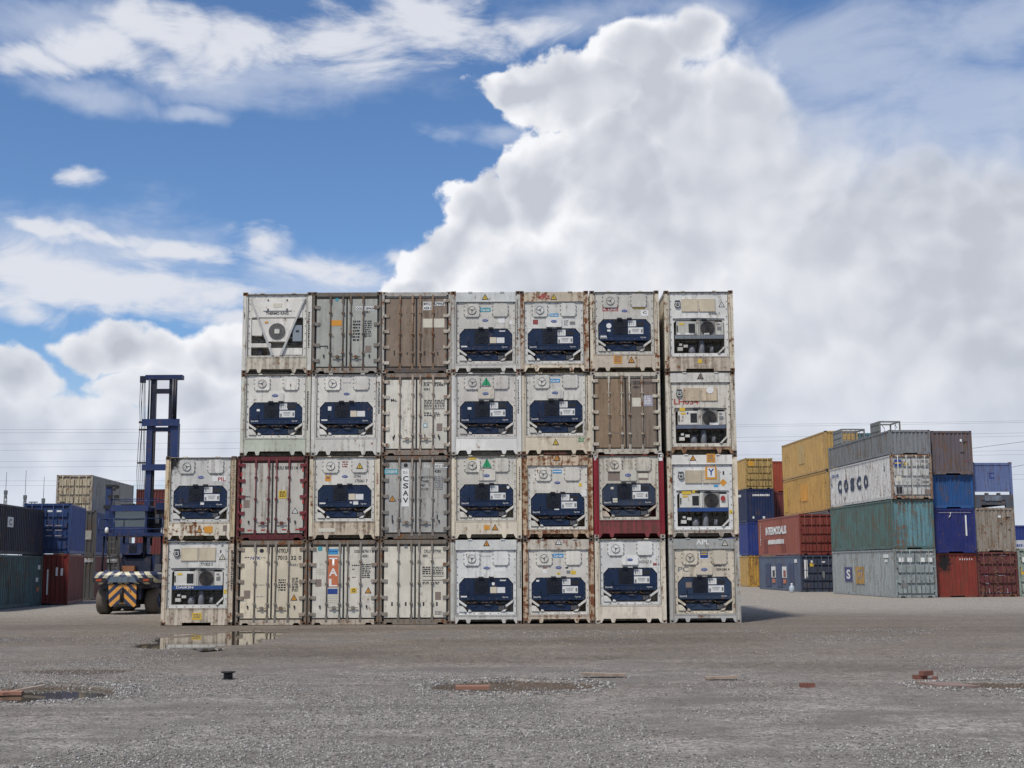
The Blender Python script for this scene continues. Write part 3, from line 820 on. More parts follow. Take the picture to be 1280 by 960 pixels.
def reefer_fan(t, c):                               # flat-front machine with a round fan on the right
    fr, pa = c['frame'], c['panel']
    dz = c.get('dz', 0.0); hd = c.get('header', False)
    body(t, fr, (0.89, 0.66+dz, 1.84+dz))
    castings(t, c['cast']); post(t, c.get('post', fr))
    z1 = 2.80+dz if hd else 2.84
    header(t, c.get('head', fr), z1)
    z0 = 0.54+dz
    sill(t, c.get('sill', fr), z0-0.01, 'slot' if not hd else 'tabs')
    front_panel(t, pa, 0.89, 0.66+dz, 1.84+dz, z0, z1-0.005, 0.1)
    bolts(t, 0.985, z0+0.05, z1-0.05, 0.035); panel_seal_shade(t, z0, z1)
    K = round(dz, 2)
    def S(name, fn, mat, par=t): return link(name, shared((name, 'f', K), fn), mat, par)
    be = c.get('beige', BEIGE)
    for x in (-0.305, 0.305):
        h = link('access_hatch', shared('square_hatch', lambda mb: mb.box(-0.29, 0.29, 0.022, 0.06, -0.225, 0.225)), be, t, (x, 0, 2.37+dz))
        def rv(mb):
            for i in range(7):
                q = -0.27+0.09*i
                for z in (-0.21, 0.21): mb.cyl((q, 0.016, z), (q, 0.03, z), 0.009, 5)
            for i in range(1, 5):
                for xx in (-0.275, 0.275): mb.cyl((xx, 0.016, -0.21+0.084*i), (xx, 0.03, -0.21+0.084*i), 0.009, 5)
        q = link('hatch_clips', shared('hatch_rivets', rv), MACH, h); q['kind'] = 'stuff'
    v = S('fresh_air_vent', lambda mb: (mb.cyl((-0.74, 0.0, 2.39+dz), (-0.74, 0.06, 2.39+dz), 0.11, 16), mb.box(-0.83, -0.65, 0.0, 0.06, 2.36+dz, 2.55+dz)), MACH)
    S('vent_dial', lambda mb: (mb.box(-0.82, -0.66, -0.006, 0.02, 2.46+dz, 2.475+dz), mb.box(-0.82, -0.66, -0.006, 0.02, 2.40+dz, 2.412+dz), mb.ring(-0.74, 2.39+dz, 0.06, 0.08, -0.006, 0.02)), dmat('w'), v)
    S('drip_rail', lambda mb: mb.prism([(-0.92, 1.90+dz), (-0.92, 1.875+dz), (0.9, 1.875+dz), (0.9, 1.89+dz), (-0.05, 1.915+dz)], 0.02, 0.06), MACH)
    for x in (-0.27, 0.10):
        link('cowl_latch', shared('cowl_latch', lambda mb: mb.box(0, 0.17, -0.004, 0.06, 0, 0.055)), BLACK, t, (x, 0, 1.83+dz))
    uw = c.get('white', pa)
    bx = S('control_box', lambda mb: (mb.box(-0.80, -0.11, 0.02, 0.4, 1.31+dz, 1.80+dz)), uw)
    S('display_window', lambda mb: mb.box(-0.37, -0.14, 0.012, 0.05, 1.38+dz, 1.71+dz), BLACK, bx)
    S('display_screen', lambda mb: mb.box(-0.32, -0.19, 0.006, 0.03, 1.55+dz, 1.66+dz), MACHD, bx)
    S('handle', lambda mb: mb.box(-0.79, -0.755, 0.0, 0.03, 1.43+dz, 1.64+dz), BLACK, bx)
    S('sticker', lambda mb: mb.box(-0.70, -0.53, 0.014, 0.03, 1.66+dz, 1.73+dz), dmat('y'), bx)
    S('divider_post', lambda mb: (mb.box(-0.10, -0.03, 0.01, 0.4, 1.30+dz, 1.82+dz), mb.box(-0.015, 0.02, 0.02, 0.4, 1.30+dz, 1.82+dz)), uw)
    fh = S('fan_housing', lambda mb: mb.box(0.03, 0.565, 0.03, 0.4, 1.29+dz, 1.81+dz), plain('fan_housing_grey', (0.19, 0.185, 0.175), 0.5))
    fg = S('fan_grille', lambda mb: mb.cyl((0.295, 0.016, 1.55+dz), (0.295, 0.05, 1.55+dz), 0.235, 28), FANBR, fh)
    def rg(mb):
        for r in (0.05, 0.09, 0.13, 0.17, 0.205, 0.24): mb.ring(0.295, 1.55+dz, r-0.005, r+0.005, 0.004, 0.02, 24)
        for k in range(6):
            a = k*math.pi/6
            mb.cyl((0.295-0.23*math.cos(a), 0.01, 1.55+dz-0.23*math.sin(a)), (0.295+0.23*math.cos(a), 0.01, 1.55+dz+0.23*math.sin(a)), 0.004, 4)
    S('grille_ring', rg, MACHD, fg)
    cp = S('control_panel', lambda mb: mb.box(0.58, 0.86, 0.02, 0.4, 1.31+dz, 1.77+dz), uw)
    S('panel_print', lambda mb: (mb.box(0.64, 0.78, 0.012, 0.03, 1.47+dz, 1.60+dz), mb.box(0.64, 0.74, 0.012, 0.03, 1.66+dz, 1.71+dz)), dmat('e'), cp)
    S('unit_band', lambda mb: (mb.box(-0.86, 0.86, 0.012, 0.35, 1.17+dz, 1.295+dz)), c['band'])
    cz = dz
    def comp(mb):
        mb.lathe([(0.09, 0.66+cz), (0.11, 0.70+cz), (0.11, 1.0+cz), (0.085, 1.05+cz), (0.085, 1.15+cz)], 14, (0.10, 0.22, 0))
    CG = plain('compressor_grey', (0.16, 0.165, 0.18), 0.4)
    S('compressor', comp, CG)
    S('receiver_tank', lambda mb: mb.lathe([(0.10, 0.67+cz), (0.13, 0.72+cz), (0.13, 0.88+cz), (0.06, 0.96+cz)], 14, (-0.24, 0.25, 0)), CG)
    S('filter_drier', lambda mb: mb.cyl((0.45, 0.2, 0.70+cz), (0.45, 0.2, 0.90+cz), 0.07, 12), CG)
    S('junction_box', lambda mb: (mb.box(-0.76, -0.58, 0.08, 0.3, 0.76+cz, 0.88+cz), mb.box(-0.55, -0.40, 0.10, 0.3, 0.88+cz, 0.97+cz), mb.box(-0.70, -0.60, 0.1, 0.3, 0.94+cz, 1.02+cz)), uw)
    def pipes(mb):
        R = random.Random(5)
        for k in range(9):
            x = -0.8+0.2*k
            mb.tube([(x, 0.3, 0.68+cz), (x+R.uniform(-.08,.08), 0.14, 0.80+cz+R.uniform(0,.12)), (x+R.uniform(0.05,.2), 0.12, 0.95+cz+R.uniform(-.05,.1)), (x+0.15, 0.3, 1.15+cz)], 0.014, 5)
    S('refrigerant_pipe', pipes, MACHD)
    S('coil_guard', lambda mb: [mb.box(-0.86, 0.86, 0.42, 0.46, 0.68+cz+0.05*k, 0.70+cz+0.05*k) for k in range(9)], MACHD)
    def strut(mb):
        mb.prism([(0.895, 0.93+dz), (0.63, 0.66+dz), (0.71, 0.66+dz), (0.895, 0.84+dz)], 0.014, 0.05)
    S('brace', strut, uw)

def reefer_vbrace(t, c):
    fr, pa = c['frame'], c['panel']
    U = 0.11
    body(t, fr, (0.91, 0.53+U, 1.87+U))
    castings(t, c['cast']); post(t, fr); header(t, fr, 2.82); sill(t, c['sill'], 0.59)
    front_panel(t, pa, 0.91, 0.53+U, 1.87+U, 0.60, 2.815, 0)
    bolts(t, 0.985, 0.64, 2.76, 0.035); panel_seal_shade(t, 0.60, 2.815)
    BRC = p_vb = paint((0.47, 0.47, 0.46), .4, .05)
    def up(mb):
        mb.v = [(x, y, z+U) for x, y, z in mb.v]; return mb
    def B(name, m, *bb, par=t):
        mb = MB()
        for q in bb: mb.box(*q)
        return up(mb).build(name, m, par)
    B('upper_panel', pa, (-0.88, 0.88, 0.03, 0.06, 1.90, 2.56))
    B('hinge_rail', MACH, (-0.5, 0.5, 0.015, 0.05, 2.115, 2.13))
    for x in (-0.335, 0.335): B('hinge', MACH, (x-0.025, x+0.025, 0.01, 0.05, 2.10, 2.21)); B('hinge', MACH, (x-0.025, x+0.025, 0.01, 0.05, 2.49, 2.54))
    B('rating_label', dmat('c'), (-0.16, 0.16, 0.024, 0.04, 2.26, 2.40))
    for sx in (-1, 1):
        q = [(sx*0.985, 2.56), (sx*0.93, 2.56), (sx*0.10, 0.53), (sx*0.185, 0.53)]
        up(MB().prism(q if sx < 0 else q[::-1], -0.012, 0.05)).build('v_brace', BRC, t)
    fh = up(MB().prism([(-0.62, 1.85), (0.62, 1.85), (0.34, 1.03), (-0.34, 1.03)], 0.02, 0.4)).build('fan_housing', pa, t)
    fg = up(MB().cyl((0, 0.012, 1.39), (0, 0.05, 1.39), 0.285, 30)).build('fan_grille', plain('fan_shadow', (.045,.043,.042), .6), fh)
    mb = MB()
    for r in (0.10, 0.15, 0.20, 0.245, 0.285): mb.ring(0, 1.39, r-0.009, r+0.009, 0.0, 0.02, 28)
    for k in range(8):
        a = k*math.pi/8+0.1
        mb.cyl((-0.28*math.cos(a), 0.006, 1.39-0.28*math.sin(a)), (0.28*math.cos(a), 0.006, 1.39+0.28*math.sin(a)), 0.006, 4)
    up(mb).build('grille_ring', plain('worn_steel', (.19,.185,.175), .5), fg)
    B('fan_cap', pa, (-0.085, 0.085, -0.008, 0.02, 1.31, 1.47), par=fg)
    B('coil_box', pa, (-0.89, -0.53, 0.05, 0.4, 1.25, 1.82))
    cb = B('control_box', plain('control_grey', (0.22, 0.25, 0.28), 0.5), (0.55, 0.87, 0.03, 0.4, 1.04, 1.61))
    B('display_window', BLACK, (0.66, 0.77, 0.022, 0.05, 1.36, 1.43), par=cb)
    B('shelf', pa, (-0.91, -0.22, 0.04, 0.4, 0.83, 0.97)); B('cross_bar', pa, (-0.5, 0.55, 0.2, 0.3, 1.17, 1.22))
    B('toe_plate', pa, (-0.22, 0.19, 0.04, 0.09, 0.53, 0.80))
    B('battery_box', pa, (0.19, 0.89, 0.06, 0.4, 0.56, 0.80))
    up(MB().cyl((-0.62, 0.25, 0.54), (-0.62, 0.25, 0.78), 0.10, 14)).build('compressor', MACH, t)
    up(MB().cyl((0.35, 0.25, 1.0), (0.75, 0.25, 1.0), 0.07, 10)).build('receiver_tank', MACH, t)
    up(MB().cyl((-0.7, 0.25, 1.05), (-0.4, 0.25, 1.12), 0.06, 10)).build('motor', MACH, t)

def door_end(t, c):
    fr, pa, hw = c['frame'], c['panel'], c['hard']
    body(t, fr)
    castings(t, c['cast']); post(t, fr, True)
    link('door_header', shared('door_header', lambda mb: (mb.box(-1.06, 1.06, -0.002, 0.12, 2.735, 2.875), mb.box(-1.1, 1.1, 0.05, 0.108, 2.68, 2.735))), fr, t)
    def sl(mb):
        h = [(-1.06, 0.185), (-1.06, 0.01), (-1.0, 0.01), (-0.95, 0.075), (-0.80, 0.075), (-0.75, 0.01)]
        mb.prism(h + [(-x, z) for x, z in reversed(h)], -0.002, 0.10)
    link('door_sill', shared('door_sill', sl), c.get('sill', fr), t)
    link('door_gasket', shared('door_gasket', lambda mb: (mb.box(-0.03, 0.03, 0.055, 0.105, 0.19, 2.70), mb.box(-1.135, -1.065, 0.06, 0.105, 0.19, 2.70), mb.box(1.065, 1.135, 0.06, 0.105, 0.19, 2.70),
                                                   mb.box(-1.065, 1.065, 0.066, 0.105, 2.65, 2.70), mb.box(-1.065, 1.065, 0.066, 0.105, 0.19, 0.235))), GASKET, t)
    hinge_z = c.get('hinges', (0.36, 0.92, 1.48, 2.04, 2.58))
    for sx in (-1, 1):
        d = link('door', shared(('door', sx), lambda mb: mb.box(*sorted((sx*0.03, sx*1.065)), 0.040, 0.10, 0.235, 2.65)), c.get('panel2', pa) if sx > 0 else pa, t)
        for z in hinge_z:
            link('hinge', shared(('hinge', sx), lambda mb: (mb.box(*sorted((sx*0.95, sx*1.165)), 0.008, 0.045, -0.055, 0.055), mb.cyl((sx*1.155, 0.012, -0.085), (sx*1.155, 0.012, 0.085), 0.026, 8))), c.get('hinge', hw), d, (0, 0, z))
        for x in (0.135, 0.58):
            if c.get('skiprod') == (sx, x): continue
            def rod(mb):
                X = sx*x
                mb.cyl((X, 0.006, 0.10), (X, 0.006, 2.81), 0.020, 8)
                for z0, z1 in ((2.50, 2.77), (0.10, 0.34)): mb.box(X-0.038, X+0.038, -0.012, 0.05, z0, z1)
                for z in (0.72, 1.40, 2.15): mb.box(X-0.048, X+0.048, -0.020, 0.045, z-0.03, z+0.03)
            link('lock_rod', shared(('lock_rod', sx, x), rod), hw, d)
        if c.get('handles', True):
            def hd(mb):
                mb.box(*sorted((sx*0.14, sx*0.50)), -0.024, 0.0, 0.565, 0.592)
                mb.box(*sorted((sx*0.28, sx*0.38)), -0.03, 0.045, 0.53, 0.63)
            link('handle', shared(('handle', sx), hd), hw, d)
            def hk(mb):
                mb.box(sx*0.80-0.02, sx*0.80+0.02, 0.01, 0.045, 0.56, 0.66)
                mb.box(sx*0.80-0.03, sx*0.80+0.0, 0.0, 0.03, 0.62, 0.66)
            link('handle_catch', shared(('handle_catch', sx), hk), BLACK, d)

# ---- flat prints: boxes are given in the enlarged crops of the photograph that were measured
REG = {}
for r_, y_ in ((4, 355), (3, 455)):
    for k_, x_, s_ in (('a', 295, 6.737), ('b', 470, 6.737), ('c', 645, 6.737), ('d', 730, 6.564)): REG[k_+str(r_)] = (x_, y_, s_)
for k_, x_, s_ in (('a', 200, 6.737), ('b', 380, 6.737), ('c', 555, 6.737), ('d', 735, 6.564)): REG[k_+'2'] = (x_, 560, s_)
for k_, x_, s_ in (('a', 195, 6.564), ('b', 380, 6.737), ('c', 555, 6.737), ('d', 735, 6.4)): REG[k_+'1'] = (x_, 665, s_)
def decal(t, org, reg, kind, x0, x1, y0, y1, col, ys, s=None):
    X, Y_, S = REG[reg]
    a = at(X+x0/S, Y_+y0/S, org.y+ys); b = at(X+x1/S, Y_+y1/S, org.y+ys)
    ax, az, bx, bz = a.x-org.x, a.z-org.z, b.x-org.x, b.z-org.z
    w, h = bx-ax, az-bz
    cx, cz = (ax+bx)/2, (az+bz)/2
    if kind == 'T':
        link('lettering', text_mesh(s, w, h, 0.02), dmat(col), t, (cx, ys, cz))
    elif kind == 'V':                                   # letters stacked downwards
        n = len(s); st = h/n
        for i, ch in enumerate(s):
            if ch == ' ': continue
            link('lettering', text_mesh(ch, w, st*0.74, 0.02), dmat(col), t, (cx, ys, az-st*(i+0.5)))
    elif kind == 'R':
        MB().box(ax, bx, ys, ys+0.012, bz, az).build('sticker', dmat(col), t)
    elif kind == 'B':
        c = 0.03
        MB().prism([(ax+c, bz), (bx-c, bz), (bx, bz+c), (bx, az-c), (bx-c, az), (ax+c, az), (ax, az-c), (ax, bz+c)], 0.018, 0.06).build('cover_plate', col, t)
    elif kind == 'W':
        o = MB().prism([(ax, bz), (bx, bz), (cx, az)], ys, ys+0.008).build('warning_sign', dmat('k'), t)
        MB().prism([(ax+w*0.17, bz+h*0.10), (bx-w*0.17, bz+h*0.10), (cx, az-h*0.2)], ys-0.003, ys+0.004).build('sign_face', dmat(col), o)
        MB().prism([(cx-w*0.05, bz+h*0.2), (cx+w*0.05, bz+h*0.2), (cx+w*0.02, az-h*0.42), (cx-w*0.02, az-h*0.42)], ys-0.005, ys).build('sign_mark', dmat('k'), o)
    elif kind == 'G':
        MB().prism([(ax, bz), (bx, bz), (cx, az)], ys, ys+0.008).build('triangle_logo', dmat(col), t)
    elif kind == 'D':
        MB().prism([(ax, cz), (cx, bz), (bx, cz), (cx, az)], ys, ys+0.008).build('diamond_sign', dmat(col), t)
    elif kind == 'C':
        n = 18
        MB().prism([(cx+w/2*math.cos(2*math.pi*i/n), cz+h/2*math.sin(2*math.pi*i/n)) for i in range(n)], ys, ys+0.01).build('round_sticker', dmat(col), t)
    elif kind == 'O':
        n = 22
        E_ = lambda f, q: [(cx+w/2*f*math.cos(2*math.pi*i/n), cz+h/2*q*math.sin(2*math.pi*i/n)) for i in range(n)]
        o = MB().prism(E_(1, 1), ys, ys+0.01).build('oval_badge', dmat('n'), t)
        MB().prism(E_(0.93, 0.86), ys-0.003, ys+0.004).build('badge_rim', dmat('w'), o)
        MB().prism(E_(0.88, 0.76), ys-0.006, ys).build('badge_field', dmat('n'), o)
        link('lettering', text_mesh('Carrier', w*0.62, h*0.34, 0.0), dmat('w'), o, (cx, ys-0.008, cz))
    elif kind == 'L':                                   # lines of print too small to read
        R = random.Random(int(x0*7+y0)); n = s or 4
        mb = MB(); st = h/n
        for i in range(n):
            x = ax; zt = az-st*i
            while x < bx-0.02:
                q = min(R.uniform(0.03, 0.11), bx-x)
                mb.box(x, x+q, ys, ys+0.004, zt-st*0.55, zt)
                x += q+R.uniform(0.012, 0.035)
        o = mb.build('small_print', dmat(col), t); o['kind'] = 'stuff'
    elif kind == 'M':                                   # a column of small characters on a corner post
        R = random.Random(int(x0*3+y0)); mb = MB(); z = az
        while z > bz:
            q = R.uniform(0.03, 0.06)
            mb.box(ax+R.uniform(0, 0.2)*w, bx-R.uniform(0, 0.3)*w, ys, ys+0.004, z-q, z); z -= q+R.uniform(0.015, 0.03)
        o = mb.build('small_print', dmat(col), t); o['kind'] = 'stuff'
PN, CO, SI, HE, DO, PO, HA = 0.046, 0.061, -0.004, 0.004, 0.034, -0.004, 0.012

# ------------------------------------------------------------------ the main stack, one entry per container
W_ = (0.60, 0.59, 0.565); WC = (0.60, 0.545, 0.45); WW = (0.64, 0.63, 0.605); WG = (0.50, 0.50, 0.485); WK = (0.60, 0.60, 0.595)
def p(col, dirt=0.4, rust=0.15, rough=0.5, bump=0.15): return paint(col if min(col) < 0.4 else (col[0], col[1]*0.985, col[2]*0.93), min(1.0, dirt*1.15+0.08), min(0.95, rust*1.15+0.04), rough, bump)
CAST = p((0.10, 0.075, 0.06), 0.6, 0.45, 0.7); CASTW = p((0.42, 0.39, 0.34), 0.7, 0.45, 0.6); CASTG = p((0.30, 0.29, 0.27), 0.6, 0.25, 0.6)
HW_BR = p((0.10, 0.08, 0.068), 0.7, 0.4, 0.6); HW_GR = p((0.20, 0.18, 0.155), 0.6, 0.2, 0.5); HW_CR = p((0.46, 0.42, 0.35), 0.7, 0.35, 0.5); HW_RED = p((0.13, 0.022, 0.026), 0.5, 0.1, 0.5)
SPOST = lambda col: p(col, 0.55, 0.30)
OV = lambda r, x0, x1, y0, y1, ys=PN: ('O', r, x0, x1, y0, y1, 'n', ys)
STACK = [
 # tier 4 (top)
 dict(row=4, c=(303.2, 389.3), fn=reefer_vbrace, label='white refrigerated container with V-shaped front brace and round fan grille, top tier',
      frame=p(W_, .45, .18), panel=p(WW, .25, .03), sill=p((.56,.52,.45), .7, .22), cast=CAST,
      d=[('T','a4',250,442,235,258,'k',.022,'THERMO KING'),('R','a4',243,270,315,330,'o',.01),('M','a4',608,620,235,540,'k',PO),('M','a4',66,76,240,290,'k',PO)]),
 dict(row=4, c=(390, 476.8), fn=door_end, label='grey-green container with double doors and an orange sticker, top tier',
      frame=p((.15,.135,.115),.6,.3), panel=p((.37,.375,.335),.35,.05), hard=HW_BR, cast=CAST, hinge=HW_GR, hinges=(.45,1.0,1.75,2.35), sill=p((.30,.27,.23),.7,.3),
      d=[('R','a4',803,890,305,352,'o',DO),('C','a4',835,866,115,145,'t',DO),('R','a4',1008,1185,190,222,'w',DO),('T','a4',1012,1182,196,216,'k',DO-.004,'OOLU 589434 3'),
         ('T','a4',1075,1125,228,245,'k',DO,'45R1'),('L','a4',985,1045,308,490,'k',DO,7),('L','a4',1085,1140,308,450,'k',DO,8),('R','a4',1088,1138,520,575,'q',DO),('R','a4',705,775,520,528,'k',DO),('R','a4',705,710,528,545,'k',DO),('R','a4',768,775,528,545,'k',DO)]),
 dict(row=4, c=(478.2, 562.8), fn=door_end, label='brown-stained double-door container with blank white panel on its right door, top tier',
      frame=p((.42,.40,.36),.6,.3), panel=p((.245,.185,.135),.5,.10), panel2=p((.225,.175,.135),.6,.14), hard=p((.24,.17,.12),.7,.5,.6), cast=CASTW, hinge=HW_CR, handles=False, sill=p((.10,.085,.075),.6,.3),
      d=[('R','b4',398,466,150,220,'w',DO),('T','b4',402,460,155,180,'k',DO-.004,'MWCU'),('T','b4',402,460,192,214,'k',DO-.004,'45R1'),('R','b4',486,580,150,182,'w',DO),('T','b4',490,575,155,178,'k',DO-.004,'679958'),
         ('R','b4',396,576,292,366,'c',DO),('R','b4',508,545,486,548,'q',DO),('R','b4',150,160,560,600,'k',DO),('R','b4',259,268,575,595,'k',DO),('R','b4',402,414,565,600,'k',DO),('R','b4',515,525,570,600,'k',DO)]),
 dict(row=4, c=(564.3, 650.3), fn=reefer_carrier, header=True, style='A', label='white refrigerated container with yellow triangle header and turquoise sticker between hatches, top tier',
      frame=p(W_,.4,.10), panel=p((.57,.555,.53),.35,.03), post=SPOST(WG), cast=CAST, head=p((.50,.52,.53),.25,.06),
      d=[('W','b4',890,948,82,132,'y',HE),('R','b4',876,966,200,235,'t',PN),('T','b4',884,958,207,228,'w',PN-.004,'Carrier'),OV('b4',893,946,295,318),('R','b4',1030,1084,280,328,'w',PN),('C','b4',1122,1150,308,342,'w',PN),('M','b4',1185,1196,130,460,'k',PO)]),
 dict(row=4, c=(650.2, 734.8), fn=reefer_carrier, header=True, style='B', label='rust-streaked white refrigerated container with scrawled red paint across its header, top tier',
      frame=p(WC,.5,.45), panel=p(WK,.35,.05), post=p((.56,.48,.40),.7,.66), cast=CAST, head=p((.56,.49,.40),.6,.35),
      d=[('T','c4',188,285,82,126,'r',HE,'ufKz'),('W','c4',290,345,80,132,'y',HE),('R','c4',282,358,248,275,'b',PN),('T','c4',288,352,252,270,'w',PN-.004,'Carrier'),('B','c4',252,385,285,360,p(WK,.3,.04),0),OV('c4',292,345,302,326,.014),
         ('R','c4',142,186,300,340,'m',PN),('R','c4',452,498,316,342,'e',PN),('L','c4',405,440,305,352,'e',PN,5)]),
 dict(row=4, c=(737, 824.6), fn=reefer_carrier, style='B', label='cream refrigerated container with red sticker under its round vent, top tier',
      frame=p(WC,.45,.22), panel=p((.53,.515,.49),.4,.03), post=p(WC,.55,.42), cast=CAST, sill=p((.57,.49,.39),.5,.2),
      d=[('R','c4',728,860,195,228,'r',PN),('T','c4',738,852,201,222,'w',PN-.004,'K LINE'),('R','c4',985,1088,190,210,'y',PN),OV('c4',888,938,214,238),('R','c4',1050,1115,222,268,'w',PN),('T','c4',1068,1100,230,250,'k',PN-.004,'C'),
         ('R','c4',822,892,595,668,'o',SI),('L','c4',832,884,602,660,'q',SI-.005,4),('W','c4',942,1002,608,664,'o',SI),('M','c4',640,652,200,380,'k',PO),('M','c4',1183,1196,150,480,'k',PO),('C','c4',760,804,330,372,'w',CO),('R','c4',768,796,384,400,'w',CO),('R','c4',712,762,432,446,'w',CO)]),
 dict(row=4, c=(829.8, 918.1), fn=reefer_fan, dz=0.0, label='cream refrigerated container with round grey fan and two beige hatches, top tier of end stack',
      frame=p(WC,.5,.30), panel=p(WK,.4,.06), post=p(WC,.6,.42), cast=CAST, sill=p((.54,.46,.37),.65,.18), band=p((.16,.18,.20),.4,.05), white=p((.50,.50,.48),.4,.03),
      d=[('w','d4',1102,1156,140,190,'w',PN),('T','d4',830,912,212,228,'m',PN,'RXFU652'),('T','d4',1022,1078,207,224,'k',PN,'SEGU'),('T','d4',1022,1115,234,254,'k',PN,'939481 7'),('R','d4',935,968,618,650,'y',SI),('T','d4',918,978,590,606,'k',SI,'CAUTION'),('M','d4',1200,1213,180,475,'k',PO),('R','d4',768,790,402,416,'w',CO),('R','d4',830,870,402,416,'w',CO),('R','d4',985,1030,402,416,'w',CO),('R','d4',900,925,402,416,'e',CO)]),
 # tier 3
 dict(row=3, c=(300.2, 388.5), fn=reefer_carrier, style='B', label='white refrigerated container with pale green bottom sill, below the V-braced container',
      frame=p((.55,.55,.50),.5,.22), panel=p(WW,.25,.02), cast=CAST, sill=p((.49,.525,.46),.4,.08),
      d=[('B','a3',264,400,240,320,p(WW,.25,.02),0),OV('a3',302,357,253,279,.014),('C','a3',512,545,308,335,'c',PN),('R','a3',175,200,380,398,'w',CO),('M','a3',597,609,230,560,'k',PO),('R','a3',430,495,335,372,'k',CO)]),
 dict(row=3, c=(389.3, 476), fn=reefer_carrier, style='A', label='white refrigerated container with plain clean sill and bare panel, below the grey-green doors',
      frame=p((.58,.57,.55),.35,.10), panel=p(WW,.25,.02), cast=CASTG,
      d=[OV('a3',905,957,240,264),('T','a3',897,968,151,163,'p',PN,'CRLU 524'),('R','a3',775,803,358,392,'w',CO),('M','a3',1198,1210,150,420,'k',PO),('R','a3',1138,1150,662,676,'m',SI)]),
 dict(row=3, c=(476.7, 564.2), fn=door_end, label='white double-door container with rusty lock rods, below brown-stained doors',
      frame=p((.24,.20,.165),.65,.4), panel=p((.62,.60,.55),.35,.05), hard=p((.33,.27,.22),.7,.3,.5), cast=CAST, hinge=HW_CR,
      d=[('T','b3',402,450,165,188,'k',DO,'FUR'),('T','b3',495,578,163,186,'k',DO,'729861'),('T','b3',402,452,202,222,'k',DO,'45R1'),('R','b3',400,550,155,160,'k',DO),('T','b3',125,180,292,318,'k',DO,'Mo.'),
         ('L','b3',405,480,302,370,'k',DO,5),('L','b3',495,578,302,370,'k',DO,5),('L','b3',405,475,408,445,'k',DO,2),('L','b3',492,540,408,445,'k',DO,3),('R','b3',405,578,375,379,'k',DO),('R','b3',398,432,500,534,'t',DO),('R','b3',404,426,506,528,'w',DO-.004),('R','b3',511,558,500,562,'q',DO),('R','b3',150,160,595,622,'k',DO),('R','b3',407,416,592,618,'k',DO),('R','b3',520,530,592,616,'k',DO)]),
 dict(row=3, c=(565, 651), fn=reefer_carrier, style='B', label='clean white refrigerated container with bright white sill and green triangle sticker',
      frame=p((.68,.68,.68),.22,.05), panel=p((.55,.53,.51),.3,.03), post=p((.66,.66,.66),.3,.10), cast=CASTW,
      d=[('G','b3',888,968,112,178,'g',PN),('T','b3',876,970,181,193,'k',PN,'EVERGREEN'),('B','b3',858,995,205,290,p((.57,.53,.47),.4,.04),0),OV('b3',895,950,237,261,.014),('M','b3',1192,1206,130,420,'k',PO),('R','b3',772,803,364,384,'w',CO),('R','b3',1030,1085,330,360,'k',CO)]),
 dict(row=3, c=(651.7, 738.5), fn=reefer_carrier, style='B', ddz=.03, label='white refrigerated container with blue sticker between hatches and yellow triangle on its sill',
      frame=p(WC,.5,.25), panel=p((.57,.56,.535),.4,.04), cast=CAST, sill=p((.60,.53,.43),.4,.12),
      d=[('R','c3',290,370,125,156,'b',PN),('T','c3',297,363,131,150,'w',PN-.004,'Carrier'),('B','c3',262,398,215,288,p((.57,.56,.535),.4,.04),0),OV('c3',300,356,230,255,.014),('W','c3',307,362,627,682,'y',SI),('L','c3',525,578,622,660,'g',SI,3),('M','c3',594,610,90,560,'k',PO)]),
 dict(row=3, c=(739.3, 825.3), fn=door_end, label='brown-stained double-door container with cream hinges and cream lock rods, below red-stickered container',
      frame=p((.50,.47,.41),.6,.22), panel=p((.235,.165,.105),.55,.08), panel2=p((.225,.175,.135),.6,.10), hard=HW_CR, cast=CASTW, hinge=p((.52,.47,.40),.6,.15), handles=False,
      d=[('T','c3',985,1060,145,172,'k',DO,'SEGU'),('T','c3',1070,1155,148,170,'k',DO,'923293'),('T','c3',985,1045,185,205,'k',DO,'45R1'),('L','c3',968,1052,134,142,'p',DO,1),('R','c3',978,1052,284,358,'c',DO),('R','c3',1072,1152,262,355,'p',DO),('L','c3',1080,1140,272,345,'w',DO-.004,5),
         ('R','c3',812,850,572,577,'q',DO),('R','c3',850,888,575,582,'q',DO)]),
 dict(row=3, c=(832, 920.4), fn=reefer_fan, dz=-.28, header=True, label='rust-stained refrigerated container with hand-painted red number above its round fan',
      frame=p((.53,.48,.41),.7,.30), panel=p((.56,.535,.49),.5,.10), post=p((.58,.54,.47),.6,.25), cast=CAST, band=p((.12,.14,.20),.4,.08), white=p((.56,.55,.53),.35,.05), beige=p((.52,.42,.30),.35,.08), sill=p((.34,.22,.14),.9,.5), head=p((.60,.59,.565),.45,.10),
      d=[('W','d3',925,984,72,124,'q',HE),('T','d3',738,940,285,332,'r',PN,'LH034'),('T','d3',990,1090,292,306,'k',PN,'HLXU 276301 2'),('C','d3',1003,1066,186,242,'w',HA),('R','d3',783,830,358,388,'y',.012),('C','d3',842,858,395,412,'n',.012),('M','d3',1218,1230,95,190,'k',PO),('M','d3',1225,1236,300,450,'k',PO),('R','d3',1030,1105,482,500,'w',CO)]),
 # tier 2
 dict(row=2, c=(205, 295), fn=reefer_carrier, style='B', label='cream refrigerated container with red and white logo plate, on the low stack by the forklift',
      frame=p((.58,.51,.37),.5,.25), panel=paint((.54,.53,.50),.6,.1,.5,.15,(-1.05,2.75,.42)), post=p((.56,.45,.29),.55,.30), cast=CAST, sill=p((.60,.56,.48),.5,.42),
